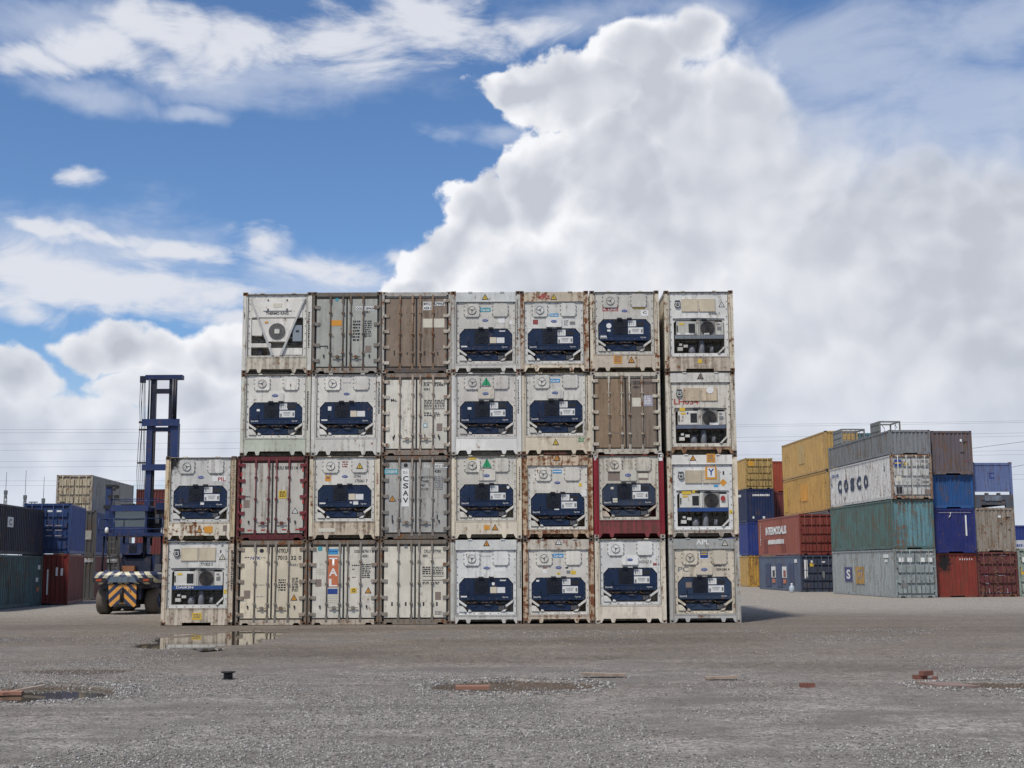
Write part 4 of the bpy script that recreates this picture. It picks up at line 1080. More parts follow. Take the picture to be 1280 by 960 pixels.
      d=[('R','a2',440,553,238,282,'w',PN),('T','a2',488,552,246,278,'r',PN-.004,'PIL'),OV('a2',317,371,234,260),('W','a2',305,358,668,712,'o',SI),('R','a2',372,442,660,714,'o',SI),('R','a2',530,562,650,700,'q',SI),('R','a2',340,370,455,478,'w',CO),('M','a2',613,628,80,460,'q',PO)]),
 dict(row=2, c=(295, 385.5), fn=door_end, label='grey-white double-door container with dark red frame and short red tape marks',
      frame=p((.105,.018,.022),.5,.12), panel=p((.49,.47,.44),.5,.05), hard=HW_RED, cast=p((.06,.02,.02),.5,.3), hinge=p((.16,.025,.03),.4,.1),
      d=[('T','a2',962,1192,152,180,'k',DO,'TRIU 883116 0'),('R','a2',1000,1064,358,425,'y',DO),('L','a2',1008,1056,366,416,'k',DO-.004,3),('R','a2',703,753,437,502,'q',DO),('T','a2',715,760,404,418,'k',DO,'PNCO'),('w','a2',1108,1166,500,550,'w',DO)]
        + [('R','a2',x,x+14,y,y+38,'r',DO) for x, y in ((680,205),(680,335),(676,470),(672,600),(1198,160),(1198,295),(1198,430),(1196,562))]
        + [('R','a2',x,x+38,y,y+11,'r',DO) for x, y in ((684,100),(825,98),(1000,97),(1140,94),(735,688),(848,685),(1026,682),(1140,680))]),
 dict(row=2, c=(386, 475), fn=reefer_carrier, style='A', label='white refrigerated container with yellow triangle on its right hatch and brown-smeared sill',
      frame=p((.60,.54,.44),.5,.22), panel=p(WW,.25,.02), cast=CAST, sill=p((.50,.42,.32),.85,.25),
      d=[('W','b2',440,498,122,174,'y',HA),('R','b2',178,226,232,280,'o',PN),('T','b2',184,220,240,258,'q',PN-.004,'!'),('L','b2',322,370,112,170,'m',PN,3),OV('b2',318,371,228,252),('T','b2',420,478,230,250,'k',PN,'OTPU'),('T','b2',430,535,264,290,'k',PN,'175061 7'),('R','b2',415,456,446,476,'w',CO),('R','b2',385,405,450,465,'w',CO),('M','b2',614,626,215,300,'m',PO),('R','b2',122,262,676,706,'c',SI)]),
 dict(row=2, c=(475.7, 564), fn=door_end, label='grey double-door container with tall white strip of black vertical letters',
      frame=p((.15,.13,.11),.65,.3), panel=p((.40,.395,.37),.45,.06), hard=p((.26,.23,.20),.7,.25), cast=CAST, hinge=HW_GR,
      d=[('R','b2',823,884,175,493,'w',DO),('V','b2',834,878,228,470,'k',DO-.004,'CSAV'),('R','b2',678,792,178,220,'t',DO),('T','b2',686,784,188,212,'w',DO-.004,'CONSENT'),('C','b2',840,874,128,162,'k',DO),('L','b2',836,872,195,218,'p',DO-.004,2),('R','b2',1100,1208,135,168,'w',DO),('T','b2',1012,1060,142,166,'w',DO,'FCIU'),('T','b2',1104,1186,140,164,'e',DO-.004,'492150'),('T','b2',1098,1154,182,208,'k',DO,'45R1'),
         ('T','b2',985,1068,236,256,'k',DO,'MAX G W'),('T','b2',985,1050,270,290,'k',DO,'TARE'),('T','b2',985,1020,304,324,'k',DO,'NET'),('T','b2',985,1046,336,356,'k',DO,'CU CAP'),('L','b2',1098,1168,236,358,'e',DO,8),('W','b2',714,775,398,450,'o',DO),('R','b2',738,748,565,605,'k',DO),('R','b2',1118,1128,565,600,'k',DO)]),
 dict(row=2, c=(564, 652.2), fn=reefer_carrier, style='B', label='cream-framed refrigerated container with green triangle sticker and yellow smear over its vent',
      frame=p((.64,.58,.48),.35,.14), panel=p((.60,.58,.54),.35,.03), cast=CASTW, sill=p((.63,.57,.48),.4,.12),
      d=[('G','c2',322,402,85,162,'g',PN),('T','c2',312,404,164,175,'k',PN,'EVERGREEN'),('B','c2',290,433,182,272,p((.60,.58,.54),.35,.03),0),OV('c2',328,385,219,245,.014),('R','c2',208,268,82,98,'y',HA),('C','c2',528,552,318,344,'w',CO),('W','c2',402,458,638,692,'o',SI),('R','c2',338,384,650,688,'o',SI),('M','c2',630,645,160,440,'k',PO)]),
 dict(row=2, c=(652.2, 742), fn=reefer_carrier, header=True, style='B', label='refrigerated container with heavily rusted orange-brown posts and a pale blue sticker',
      frame=p((.50,.38,.27),.7,.6), panel=p((.60,.58,.545),.35,.07), post=p((.55,.42,.28),.8,.72), cast=CAST, head=p((.55,.44,.32),.7,.5),
      d=[('W','c2',922,978,52,106,'o',HE),('T','c2',845,1030,40,52,'m',HE,'MIN 9-6 HIGH'),('R','c2',916,992,182,214,'b',PN),('R','c2',920,988,194,202,'w',PN-.004),OV('c2',928,980,280,304),('R','c2',1136,1160,295,325,'y',PN),('R','c2',1160,1200,358,408,'w',PN-.01),('R','c2',930,970,500,522,'w',CO),('R','c2',1065,1086,425,442,'w',CO)]),
 dict(row=2, c=(741, 831.7), fn=reefer_carrier, style='B', label='refrigerated container framed in bright red with faded blue machine unit',
      frame=p((.21,.012,.02),.3,.05), panel=p((.56,.53,.47),.5,.04), post=p((.21,.012,.02),.3,.05), cast=CASTW, sill=p((.20,.04,.045),.9,.05), head=p((.26,.05,.05),.6,.2), unit=UNIT2, brace=p((.52,.44,.35),.6,.1),
      d=[('B','d2',262,400,180,268,p((.60,.58,.53),.4,.02),0),OV('d2',302,355,208,236,.014),('R','d2',162,268,178,268,'q',PN),('R','d2',412,496,176,262,'q',PN),('R','d2',412,492,208,245,'c',PN-.004),('R','d2',203,242,412,446,'c',CO),('R','d2',186,210,320,338,'c',CO),('L','d2',50,75,55,105,'w',PO,4),('R','d2',578,612,40,105,'w',PO)]),
 dict(row=2, c=(833.3, 924), fn=reefer_fan, dz=-.27, header=True, label='white refrigerated container with big letter Y plate and orange diamond sign',
      frame=p((.62,.57,.49),.45,.25), panel=p((.62,.63,.64),.3,.04), post=p((.60,.54,.45),.5,.28), cast=CAST, band=p((.02,.06,.20),.4,.05), white=p((.58,.58,.57),.25,.03), head=p((.64,.63,.62),.3,.06), sill=p((.45,.40,.34),.7,.2),
      d=[('W','d2',833,889,55,104,'o',HE),('R','d2',972,1044,47,118,'o',HE),('L','d2',982,1034,56,110,'q',HE-.004,4),('R','d2',962,1056,152,255,'o',HA),('R','d2',978,1042,160,240,'w',HA-.004),('T','d2',984,1036,170,225,'n',HA-.008,'Y'),('D','d2',1078,1141,252,315,'o',PN),('R','d2',940,1012,262,305,'w',PN),('T','d2',950,995,272,300,'e',PN-.004,'RXX'),('R','d2',1032,1070,303,320,'b',PN),('T','d2',1104,1118,190,220,'k',PN,'1'),
         ('R','d2',770,848,355,380,'y',.010),('R','d2',856,898,347,370,'y',.010),('C','d2',1088,1128,392,435,'r',.006),('R','d2',1160,1188,508,540,'y',PN)]),
 # tier 1 (on the ground)
 dict(row=1, c=(201, 292.5), fn=reefer_fan, dz=.05, label='white refrigerated container with round fan and yellow sill sticker, standing beside the puddle',
      frame=p((.61,.56,.49),.5,.28), panel=p((.63,.63,.62),.3,.04), post=p((.61,.53,.44),.55,.40), cast=CAST, band=p((.02,.065,.22),.35,.05), white=p((.58,.58,.565),.25,.03), sill=p((.58,.51,.43),.75,.22),
      d=[('w','a1',516,573,178,228,'c',PN),('T','a1',526,536,148,172,'k',PN,'1'),('T','a1',368,432,222,242,'k',PN,'MWMU'),('T','a1',366,466,252,276,'k',PN,'771823 5'),('C','a1',535,555,100,122,'e',PN),('R','a1',298,372,663,720,'y',SI),('L','a1',308,362,672,712,'q',SI-.004,3),('R','a1',557,586,472,506,'y',PN),('T','a1',165,305,445,464,'w',CO,'DAIKIN'),('M','a1',616,630,150,480,'k',PO)]),
 dict(row=1, c=(293, 385.4), fn=door_end, label='cream double-door container with large black serial number, standing on the ground',
      frame=p((.20,.165,.13),.7,.35), panel=p((.62,.56,.45),.28,.03), hard=HW_GR, cast=CAST, hinge=p((.27,.225,.18),.6,.2), sill=p((.52,.45,.36),.7,.3),
      d=[('T','a1',993,1078,136,172,'k',DO,'NYKU'),('T','a1',998,1078,194,228,'k',DO,'7015'),('T','a1',1106,1150,194,228,'k',DO,'32'),('T','a1',1170,1192,194,228,'k',DO,'0'),('T','a1',1104,1164,260,280,'e',DO,'45R1'),('T','a1',775,858,202,226,'n',DO,'NYK'),('L','a1',728,765,206,218,'k',DO,1),('L','a1',860,900,210,216,'k',DO,1),('C','a1',850,885,137,170,'k',DO),
         ('L','a1',1005,1062,388,490,'k',DO,5),('L','a1',1116,1166,375,492,'k',DO,9),('R','a1',722,772,480,545,'q',DO),('L','a1',824,888,432,440,'e',DO,1),('L','a1',824,888,528,536,'e',DO,1),('W','a1',1104,1161,510,562,'o',DO)]),
 dict(row=1, c=(385, 473.5), fn=door_end, label='white double-door container with orange and blue vertical logo panel, standing on the ground',
      frame=p((.17,.145,.12),.65,.35), panel=p((.63,.61,.56),.28,.03), hard=HW_GR, cast=CAST, hinge=p((.27,.24,.20),.6,.2), sill=p((.52,.45,.36),.7,.35),
      d=[('R','b1',208,288,143,187,'b',DO),('L','b1',218,278,158,172,'n',DO-.004,1),('R','b1',203,288,202,465,'O',DO),('V','b1',212,280,206,470,'w',DO-.004,'TAL'),('R','b1',200,282,478,522,'n',DO),('R','b1',118,154,122,158,'t',DO),('T','b1',424,476,150,174,'k',DO,'OOLU'),('T','b1',494,562,148,174,'k',DO,'67611'),('T','b1',572,588,148,174,'k',DO,'6'),('T','b1',490,540,190,214,'k',DO,'45R1'),
         ('L','b1',404,466,276,292,'k',DO,1),('L','b1',406,430,310,322,'k',DO,1),('L','b1',404,440,378,388,'k',DO,1),('L','b1',490,560,270,392,'k',DO,8),('R','b1',394,442,470,514,'y',DO),('T','b1',406,432,478,506,'k',DO-.004,'O'),('W','b1',512,570,462,516,'o',DO),('R','b1',95,146,398,458,'q',DO),('L','b1',98,160,305,360,'c',DO,4),('L','b1',208,272,530,600,'c',DO,4)]),
 dict(row=1, c=(474.3, 563.3), fn=door_end, label='plain white double-door container without logo, standing on the ground',
      frame=p((.19,.165,.135),.65,.35), panel=p((.635,.61,.545),.28,.03), hard=HW_GR, cast=CAST, hinge=p((.27,.24,.20),.6,.2), handles=False,
      d=[('R','b1',998,1180,142,182,'c',DO),('T','b1',1010,1066,148,174,'k',DO-.004,'CRLU'),('T','b1',1080,1152,148,174,'k',DO-.004,'137908'),('T','b1',1000,1042,190,212,'k',DO,'45R1'),('R','b1',1045,1176,186,218,'c',DO),('L','b1',998,1064,292,362,'k',DO,4),('L','b1',1086,1178,292,362,'k',DO,5),('R','b1',998,1178,370,373,'k',DO),('R','b1',998,1178,404,407,'k',DO),('L','b1',998,1050,420,444,'k',DO,2),('L','b1',1086,1140,420,444,'k',DO,2),
         ('R','b1',1104,1152,504,570,'q',DO),('R','b1',846,872,90,138,'e',DO),('R','b1',1004,1030,660,704,'c',DO),('L','b1',1102,1160,665,700,'e',DO,3)]
        + [('R','b1',x,x+13,590,622,'k',DO) for x in (734,850,1000,1112)]),
 dict(row=1, c=(563, 652.2), fn=reefer_carrier, header=True, style='A', label='white refrigerated container with blank white square below its right hatch, standing on the ground',
      frame=p((.56,.56,.55),.4,.14), panel=p((.61,.62,.63),.3,.02), post=p((.52,.52,.50),.5,.2), cast=CAST, head=p((.54,.555,.56),.35,.05),
      d=[('W','c1',330,386,66,118,'o',HE),OV('c1',330,385,291,315),('R','c1',422,521,265,335,'w',PN),('T','c1',318,396,199,209,'p',PN,'LK 57CN'),('C','c1',402,428,422,450,'w',CO),('M','c1',636,648,160,470,'k',PO)]),
 dict(row=1, c=(653, 743.5), fn=reefer_carrier, header=True, style='B', label='refrigerated container with rusty red-brown posts and white header triangle, standing on the ground',
      frame=p((.50,.42,.33),.65,.45), panel=p((.62,.60,.57),.35,.06), post=p((.55,.43,.31),.8,.74), cast=CAST, head=p((.57,.53,.48),.55,.32),
      d=[('W','c1',934,994,54,106,'w',HE),('L','c1',1000,1038,70,98,'m',HE,2),('R','c1',918,1006,182,216,'b',PN),('T','c1',926,998,189,211,'w',PN-.004,'Carrier'),OV('c1',937,992,286,312),('R','c1',832,865,298,350,'w',PN),('R','c1',832,865,298,308,'m',PN-.004),('R','c1',1068,1112,326,356,'y',PN),('R','c1',1032,1064,324,350,'e',PN),('R','c1',950,980,342,358,'y',PN),('R','c1',1022,1046,294,308,'k',PN),('R','c1',776,802,404,418,'w',CO)]),
 dict(row=1, c=(743.6, 832.7), fn=reefer_carrier, style='B', label='clean white refrigerated container with grey number beside its cover plate, standing on the ground',
      frame=p((.62,.57,.49),.4,.20), panel=p((.63,.635,.64),.25,.02), cast=CASTW, sill=p((.63,.57,.50),.45,.06),
      d=[('B','d1',268,402,192,262,p((.63,.635,.64),.25,.02),0),OV('d1',312,360,210,233,.014),('T','d1',414,466,190,212,'e',PN,'OTPU'),('T','d1',408,508,226,250,'e',PN,'605067 8'),('R','d1',520,550,248,268,'m',PN)]),
 dict(row=1, c=(835, 927), fn=reefer_carrier, header=True, style='B', label='grey-framed refrigerated container with dark blue square emblem, on the ground',
      frame=p((.40,.395,.375),.5,.14), panel=p((.60,.545,.46),.5,.07), post=p((.42,.415,.40),.5,.15), cast=CASTG, head=p((.36,.37,.35),.45,.10), unit=p((.022,.042,.085),.4,.03,.45,.04), brace=p((.58,.53,.44),.5,.1),
      d=[('T','d1',864,972,60,100,'w',HE,'APL'),('W','d1',1066,1124,60,110,'c',HE),('R','d1',892,962,144,218,'w',PN),('R','d1',896,960,148,208,'n',PN-.004),('R','d1',902,956,156,164,'y',PN-.008),('R','d1',902,952,174,182,'y',PN-.008),('B','d1',862,998,265,340,p((.60,.545,.46),.5,.07),0),OV('d1',902,957,287,312,.014),('T','d1',720,806,278,318,'e',PN,'PC'),('T','d1',1008,1068,258,278,'k',PN,'APRU'),('T','d1',1026,1132,288,310,'k',PN,'504184 4'),('R','d1',782,830,402,444,'q',CO)]),
]
YF = 45.5
for i, c in enumerate(STACK):
    r = c['row']; xm = (c['c'][0]+c['c'][1])/2; ym = {1: 725, 2: 620, 3: 516, 4: 412}[r]
    yf = YF + rnd.uniform(-0.03, 0.03) + (0.05 if xm > 832 else 0)
    X = at(xm, ym, yf).x
    org = Vector((X, yf, (r-1)*CH))
    t = empty('refrigerated_container', org)
    tag(t, c['label'], 'container', 'stacked refrigerated containers')
    c['fn'](t, c)
    for d in c['d']:
        k, reg, x0, x1, y0, y1, col, ys = d[:8]
        if k == 'w': k = 'W'
        if c['fn'] is reefer_fan and ys == CO: ys = 0.004
        decal(t, org, reg, k, x0, x1, y0, y1, col, ys, d[8] if len(d) > 8 else None)

def p(col, dirt=0.4, rust=0.15, rough=0.5, bump=0.15): return paint(col, min(1.0, dirt*1.3+0.14), min(0.95, rust*1.35+0.06), rough, bump)

# ------------------------------------------------------------------ dry containers in the yard behind
def corr(n, pitch, depth):                      # corrugation profile (s, offset)
    pts = []
    for k in range(n):
        s = k*pitch
        pts += [(s, 0), (s+pitch*0.26, 0), (s+pitch*0.40, depth), (s+pitch*0.74, depth), (s+pitch*0.88, 0)]
    pts.append((n*pitch, 0))
    return pts
def dry(org, rz, L, H, side, end=None, kind='wall', label='', cat='container', group='dry containers stacked in the yard', post=None, name='shipping_container', pan=0.8, cast=None):
    t = empty(name, org, rz)
    tag(t, label, cat, group)
    end = end or side; post = post or end
    W2 = CW2
    def sp(sx):
        def fn(mb):
            n = int((L-0.3)/0.278); pr = corr(n, (L-0.3)/n, 0.036)
            x = sx*(W2-0.012); b = len(mb.v)
            for s, o in pr:
                mb.v += [(x-sx*o, 0.15+s, 0.16), (x-sx*o, 0.15+s, H-0.10)]
            for i in range(len(pr)-1): mb.f.append((b+2*i, b+2*i+1, b+2*i+3, b+2*i+2))
        return fn
    for sx in (-1, 1):
        link('side_wall', shared(('side_wall', sx, L, H), sp(sx)), side, t)
    def ew(y, sg):
        def fn(mb):
            n = 9; w = 2*W2-0.24; pr = corr(n, w/n, 0.04); b = len(mb.v)
            for s, o in pr:
                mb.v += [(-w/2+s, y+sg*o, 0.16), (-w/2+s, y+sg*o, H-0.11)]
            for i in range(len(pr)-1): mb.f.append((b+2*i, b+2*i+1, b+2*i+3, b+2*i+2))
        return fn
    link('end_wall', shared(('end_wall_rear', L, H), ew(L-0.03, -1)), side, t)
    link('roof', shared(('roof', L, H), lambda mb: mb.box(-W2+0.03, W2-0.03, 0.1, L-0.1, H-0.05, H-0.012)), side, t)
    link('floor', shared(('floor', L), lambda mb: mb.box(-W2+0.05, W2-0.05, 0.1, L-0.1, 0.12, 0.17)), side, t)
    for sx in (-1, 1):
        for y0, y1 in ((0.0, 0.15), (L-0.15, L)):
            link('corner_post', shared(('corner_post_d', H), lambda mb: mb.box(-0.06, 0.06, 0, 0.15, 0.116, H-0.116)), post, t, (sx*(W2-0.06), y0, 0))
        link('side_rail', shared(('side_rail_t', L, H, sx), lambda mb: mb.box(*sorted((sx*(W2-0.06), sx*(W2-0.001))), 0.15, L-0.15, H-0.11, H-0.03)), side, t)
        link('side_rail', shared(('side_rail_b', L, sx), lambda mb: mb.box(*sorted((sx*(W2-0.05), sx*(W2-0.001))), 0.15, L-0.15, 0.03, 0.19)), side, t)
    castings(t, cast or post, W2, H, L)
    link('end_header', shared(('end_header', H), lambda mb: mb.box(-W2+0.12, W2-0.12, 0.0, 0.10, H-0.13, H-0.01)), post, t)
    def sl(mb):
        h = [(-1.06, 0.18), (-1.06, 0.02), (-0.45, 0.02), (-0.40, 0.09)] if kind == 'wall' else [(-1.06, 0.18), (-1.06, 0.02), (-0.95, 0.02), (-0.9, 0.10), (-0.7, 0.10), (-0.65, 0.02)]
        mb.prism(h+[(-x, z) for x, z in reversed(h)], 0.0, 0.10)
    link('end_sill', shared(('end_sill', kind), sl), post, t)
    if kind == 'wall':
        link('end_wall', shared(('end_wall_front', H), ew(0.02, 1)), end, t)
    elif kind == 'door':
        zt = H-0.15
        link('door_gasket', shared(('door_gasket_d', H), lambda mb: mb.box(-1.1, 1.1, 0.07, 0.1, 0.18, zt)), GASKET, t)
        for sx in (-1, 1):
            d = link('door', shared(('door_d', sx, H), lambda mb: mb.box(*sorted((sx*0.012, sx*1.085)), 0.065, 0.09, 0.20, zt-0.02)), end, t)
            nb = 4; hh = (zt-0.25)/nb
            for k in range(nb):
                for x0, x1 in ((0.05, 0.52), (0.56, 1.02)):
                    link('door_panel', shared(('door_panel', x0, hh, sx), lambda mb: mb.prism([(sx*x0, 0.03), (sx*x1, 0.03), (sx*x1, hh-0.13), (sx*x0, hh-0.13)] if sx > 0 else [(sx*x1, 0.03), (sx*x0, 0.03), (sx*x0, hh-0.13), (sx*x1, hh-0.13)], -0.004, 0.07)), end, d, (0, 0, 0.23+k*hh))
            for x in (0.30, 0.80):
                link('lock_rod', shared(('lock_rod_d', H), lambda mb: (mb.cyl((0, -0.02, 0.06), (0, -0.02, H-0.05), 0.022, 6), mb.box(-0.05, 0.05, -0.02, 0.04, 0.09, 0.16), mb.box(-0.05, 0.05, -0.02, 0.04, H-0.15, H-0.06), mb.box(-0.05, 0.05, -0.045, 0.05, 1.0, 1.06))), end, d, (sx*x, 0, 0))
            for z in (0.4, 0.95, H-1.0, H-0.45):
                link('hinge', shared(('hinge_d', sx), lambda mb: mb.box(*sorted((sx*1.0, sx*1.17)), -0.002, 0.05, -0.05, 0.05)), post, d, (0, 0, z))
    return t
def side_text(t, sx, s, y, z, w, h, mat, bold=0.03):
    link('lettering', text_mesh(s, w, h, bold), mat, t, (sx*(CW2+0.004), y, z), (0, 0, sx*math.pi/2))
def side_mark(t, sx, y0, y1, z0, z1, mat, name='painted_mark'):
    MB().box(*sorted((sx*(CW2-0.008), sx*(CW2+0.003))), y0, y1, z0, z1).build(name, mat, t)
def end_text(t, s, x, z, w, h, mat, y=-0.002, bold=0.03):
    link('lettering', text_mesh(s, w, h, bold), mat, t, (x, y, z))
def end_mark(t, x0, x1, z0, z1, mat, y=-0.004, name='sticker'):
    MB().box(x0, x1, y, y+0.012, z0, z1).build(name, mat, t)
def end_tri(t, x, z, s, col, y=-0.004):
    o = MB().prism([(x-s/2, z), (x+s/2, z), (x, z+s*0.87)], y, y+0.01).build('warning_sign', dmat('k'), t)
    MB().prism([(x-s*0.33, z+s*0.09), (x+s*0.33, z+s*0.09), (x, z+s*0.69)], y-0.004, y+0.004).build('sign_face', dmat(col), o)
def blur_line(t, u0, u1, z0, z1, mat, side=0, y=-0.006):      # a line of writing too worn to read
    R = random.Random(int(u0*31+z0*17)); mb = MB(); u = u0
    while u < u1-0.02:
        w = min(R.uniform(0.35, 0.8)*(z1-z0), u1-u)
        if side: mb.box(*sorted((side*(CW2-0.008), side*(CW2+0.003))), u, u+w, z0, z1-R.uniform(0, 0.15)*(z1-z0))
        else: mb.box(u, u+w, y, y+0.012, z0, z1-R.uniform(0, 0.15)*(z1-z0))
        u += w+R.uniform(0.12, 0.3)*(z1-z0)
    o = mb.build('small_print', mat, t); o['kind'] = 'stuff'
RY = math.radians(3.1)
def col_at(xl, D, rz=RY):                       # front centre from the front left ground corner
    return (xl+1.219*math.cos(rz), D+1.219*math.sin(rz))
def stack(xl, D, items, rz=RY, L=12.19):
    x, y = col_at(xl, D, rz); z = -0.006; out = []
    for it in items:
        it = dict(it); H = it.pop('H', 2.591); l_ = it.pop('L', L)
        dy = it.pop('dy', rnd.uniform(-0.06, 0.06))
        out.append(dry(Vector((x-math.sin(rz)*dy, y+math.cos(rz)*dy, z)), rz, l_, H, **it)); z += H
    return out
P_GREY = p((.29,.32,.325),.45,.08); P_GREEN = p((.085,.165,.155),.8,.14); P_TEAL = p((.115,.235,.265),.65,.2); P_WHITE = p((.53,.53,.52),.45,.16)
P_YEL = p((.46,.295,.10),.4,.05); P_RED = p((.26,.078,.055),.35,.05); P_SLATE = p((.085,.115,.175),.45,.05); P_NAVY = p((.016,.026,.072),.4,.05)
P_BLUE = p((.024,.045,.20),.35,.05); P_MAR = p((.135,.028,.032),.5,.12); P_TAN = p((.40,.365,.295),.5,.12); P_DGREY = p((.17,.18,.185),.5,.10)
P_RAIL = p((.085,.07,.06),.6,.35)
# -- right hand yard, A: corner stack
A = stack(22.1, 76.5, [
    dict(H=2.79, side=P_GREY, end=p((.27,.31,.31),.5,.08), kind='door', label='grey-green container with blue and orange panels on its side, below the dark green one', dy=0),
    dict(H=2.896, side=P_GREEN, end=P_TEAL, kind='wall', post=p((.06,.13,.13),.6,.35), label='dark green container with peeling light teal end, below the white lettered container', dy=0),
    dict(H=2.591, side=P_WHITE, end=p((.50,.50,.475),.45,.10), kind='door', post=p((.36,.29,.23),.7,.5), label='white container with large dark blue company lettering along its side', dy=-0.1),
    dict(H=1.45, side=P_DGREY, end=p((.21,.22,.23),.5,.10), kind='wall', label='low grey open-top container on the white lettered one', dy=-0.05)])
NV = dmat('n')
NLT = plain('navy_lettering', (.03,.04,.075), .6)
for k_, ch_ in enumerate('COSCO'): side_text(A[2], -1, ch_, 9.95-1.33*k_, 1.28, 0.86, 0.86, NLT, 0.08)
side_text(A[2], -1, 'CBHU 498', 10.9, 2.05, 1.5, 0.2, dmat('n')); side_text(A[2], -1, 'L', 11.75, 1.75, 0.35, 0.6, dmat('e')); side_text(A[2], -1, 'V', 9.0, 0.45, 0.5, 0.3, dmat('q')); side_text(A[2], -1, 'J', 1.2, 1.9, 0.2, 0.35, dmat('e'))
end_mark(A[2], -1.0, -0.6, 1.90, 2.30, NV, -0.012); end_mark(A[2], -0.97, -0.63, 2.05, 2.12, dmat('y'), -0.018); end_tri(A[2], -0.32, 1.96, 0.34, 'y', -0.012)
end_mark(A[2], -0.93, -0.63, 1.02, 1.33, dmat('c'), -0.012); end_mark(A[2], -0.95, -0.60, 0.30, 0.70, BLACK, -0.012); end_mark(A[2], 0.72, 1.08, 0.28, 0.55, dmat('q'), -0.012)
for k in range(4): end_mark(A[2], 0.25, 0.45, 2.15-0.25*k-0.6*(k > 1), 2.24-0.25*k-0.6*(k > 1), dmat('e'), -0.012); end_mark(A[2], 0.62, 1.0, 2.12-0.27*k-0.4*(k > 1), 2.26-0.27*k-0.4*(k > 1), dmat('e'), -0.012)
side_mark(A[0], -1, 8.0, 9.5, 0.85, 1.75, p((.04,.05,.18),.6,.1)); side_mark(A[0], -1, 5.6, 7.3, 0.72, 1.78, p((.48,.28,.07),.8,.2))
side_text(A[0], -1, 'S', 8.75, 1.3, 0.8, 0.6, dmat('w')); side_text(A[0], -1, 'CT', 6.4, 1.3, 1.2, 0.6, dmat('e')); side_mark(A[0], -1, 1.0, 1.9, 2.3, 2.5, dmat('w')); side_mark(A[0], -1, 1.2, 1.7, 2.05, 2.2, dmat('w'))
for x in (-0.95, -0.45, 0.3, 0.75): end_mark(A[0], x, x+0.26, 2.05, 2.3, dmat('w'), -0.012)
end_text(A[0], 'CAXU', 0.85, 2.52, 0.4, 0.10, dmat('w')); end_mark(A[0], -0.92, -0.55, 0.55, 0.85, dmat('e'), -0.012)
# B
B = stack(24.72, 77.2, [
    dict(H=2.56, side=p((.20,.034,.022),.45,.06), end=paint((.20,.034,.022),.7,.06,.5,.15,(-.68,2.0,.55)), kind='wall', label='red container with soot-blackened corner, at the base beneath the royal blue one'),
    dict(H=2.591, side=p((.018,.026,.14),.3,.04), end=p((.016,.025,.135),.3,.04), kind='wall', label='royal blue container with white scrape down its end'),
    dict(H=1.97, side=p((.02,.08,.24),.4,.05), end=p((.018,.085,.25),.45,.06), kind='wall', label='low bright blue container below the rusty purple-grey one'),
    dict(H=2.591, side=p((.125,.105,.115),.6,.2), end=p((.135,.115,.13),.6,.24), kind='wall', label='rusty purple-grey container topping the blue containers', dy=-0.2)])
end_mark(B[1], 0.63, 0.72, 1.0, 2.2, dmat('w'), 0.012, 'paint_scrape'); end_mark(B[1], -0.95, 1.0, 2.34, 2.37, dmat('p'), 0.006, 'paint_scrape'); MB().tube([(-0.22, 0.0, 2.37), (-0.24, 0.0, 2.2), (-0.34, 0.0, 2.05)], 0.02).build('hanging_strap', dmat('w'), B[1])
for k in range(6): end_text(B[0], '1', 0.25+0.14*k, 2.2, 0.04, 0.12, dmat('w'), 0.014)
end_mark(B[3], 0.5, 0.62, 1.95, 2.1, dmat('w'), 0.012); end_mark(B[3], 0.7, 0.95, 1.9, 1.96, BLACK, 0.012); end_mark(B[3], 0.5, 0.75, 1.28, 1.34, BLACK, 0.012); end_mark(B[3], 0.78, 0.98, 0.78, 0.84, dmat('m'), 0.012)
# C
C_ = stack(27.22, 77.6, [
    dict(H=2.62, side=P_MAR, end=p((.12,.028,.032),.75,.25), kind='door', label='maroon door-end container with chipped white paint, on the ground'),
    dict(H=2.591, side=p((.30,.27,.23),.6,.25), end=p((.32,.285,.24),.75,.32), kind='wall', label='dirty beige container under the blue flat rack')])
for k in range(26):
    x = rnd.uniform(-1.0, 0.8); z = rnd.uniform(0.25, 2.4)
    end_mark(C_[0], x, x+rnd.uniform(0.05, 0.45), z, z+rnd.uniform(0.012, 0.03), dmat('p'), 0.006, 'paint_scrape')
for k in range(9):
    x = -1.0+0.21*k
    end_mark(C_[0], x, x+rnd.uniform(0.06, 0.14), 0.22, 0.22+rnd.uniform(0.15, 0.32), dmat('p'), 0.008, 'paint_scrape')
end_mark(C_[1], 0.22, 0.4, 2.0, 2.12, dmat('w'), 0.012); end_mark(C_[1], 0.3, 0.5, 1.62, 1.67, BLACK, 0.012); end_mark(C_[1], 0.8, 0.95, 1.26, 1.31, BLACK, 0.012); end_mark(C_[1], 0.7, 0.95, 1.98, 2.05, BLACK, 0.012)
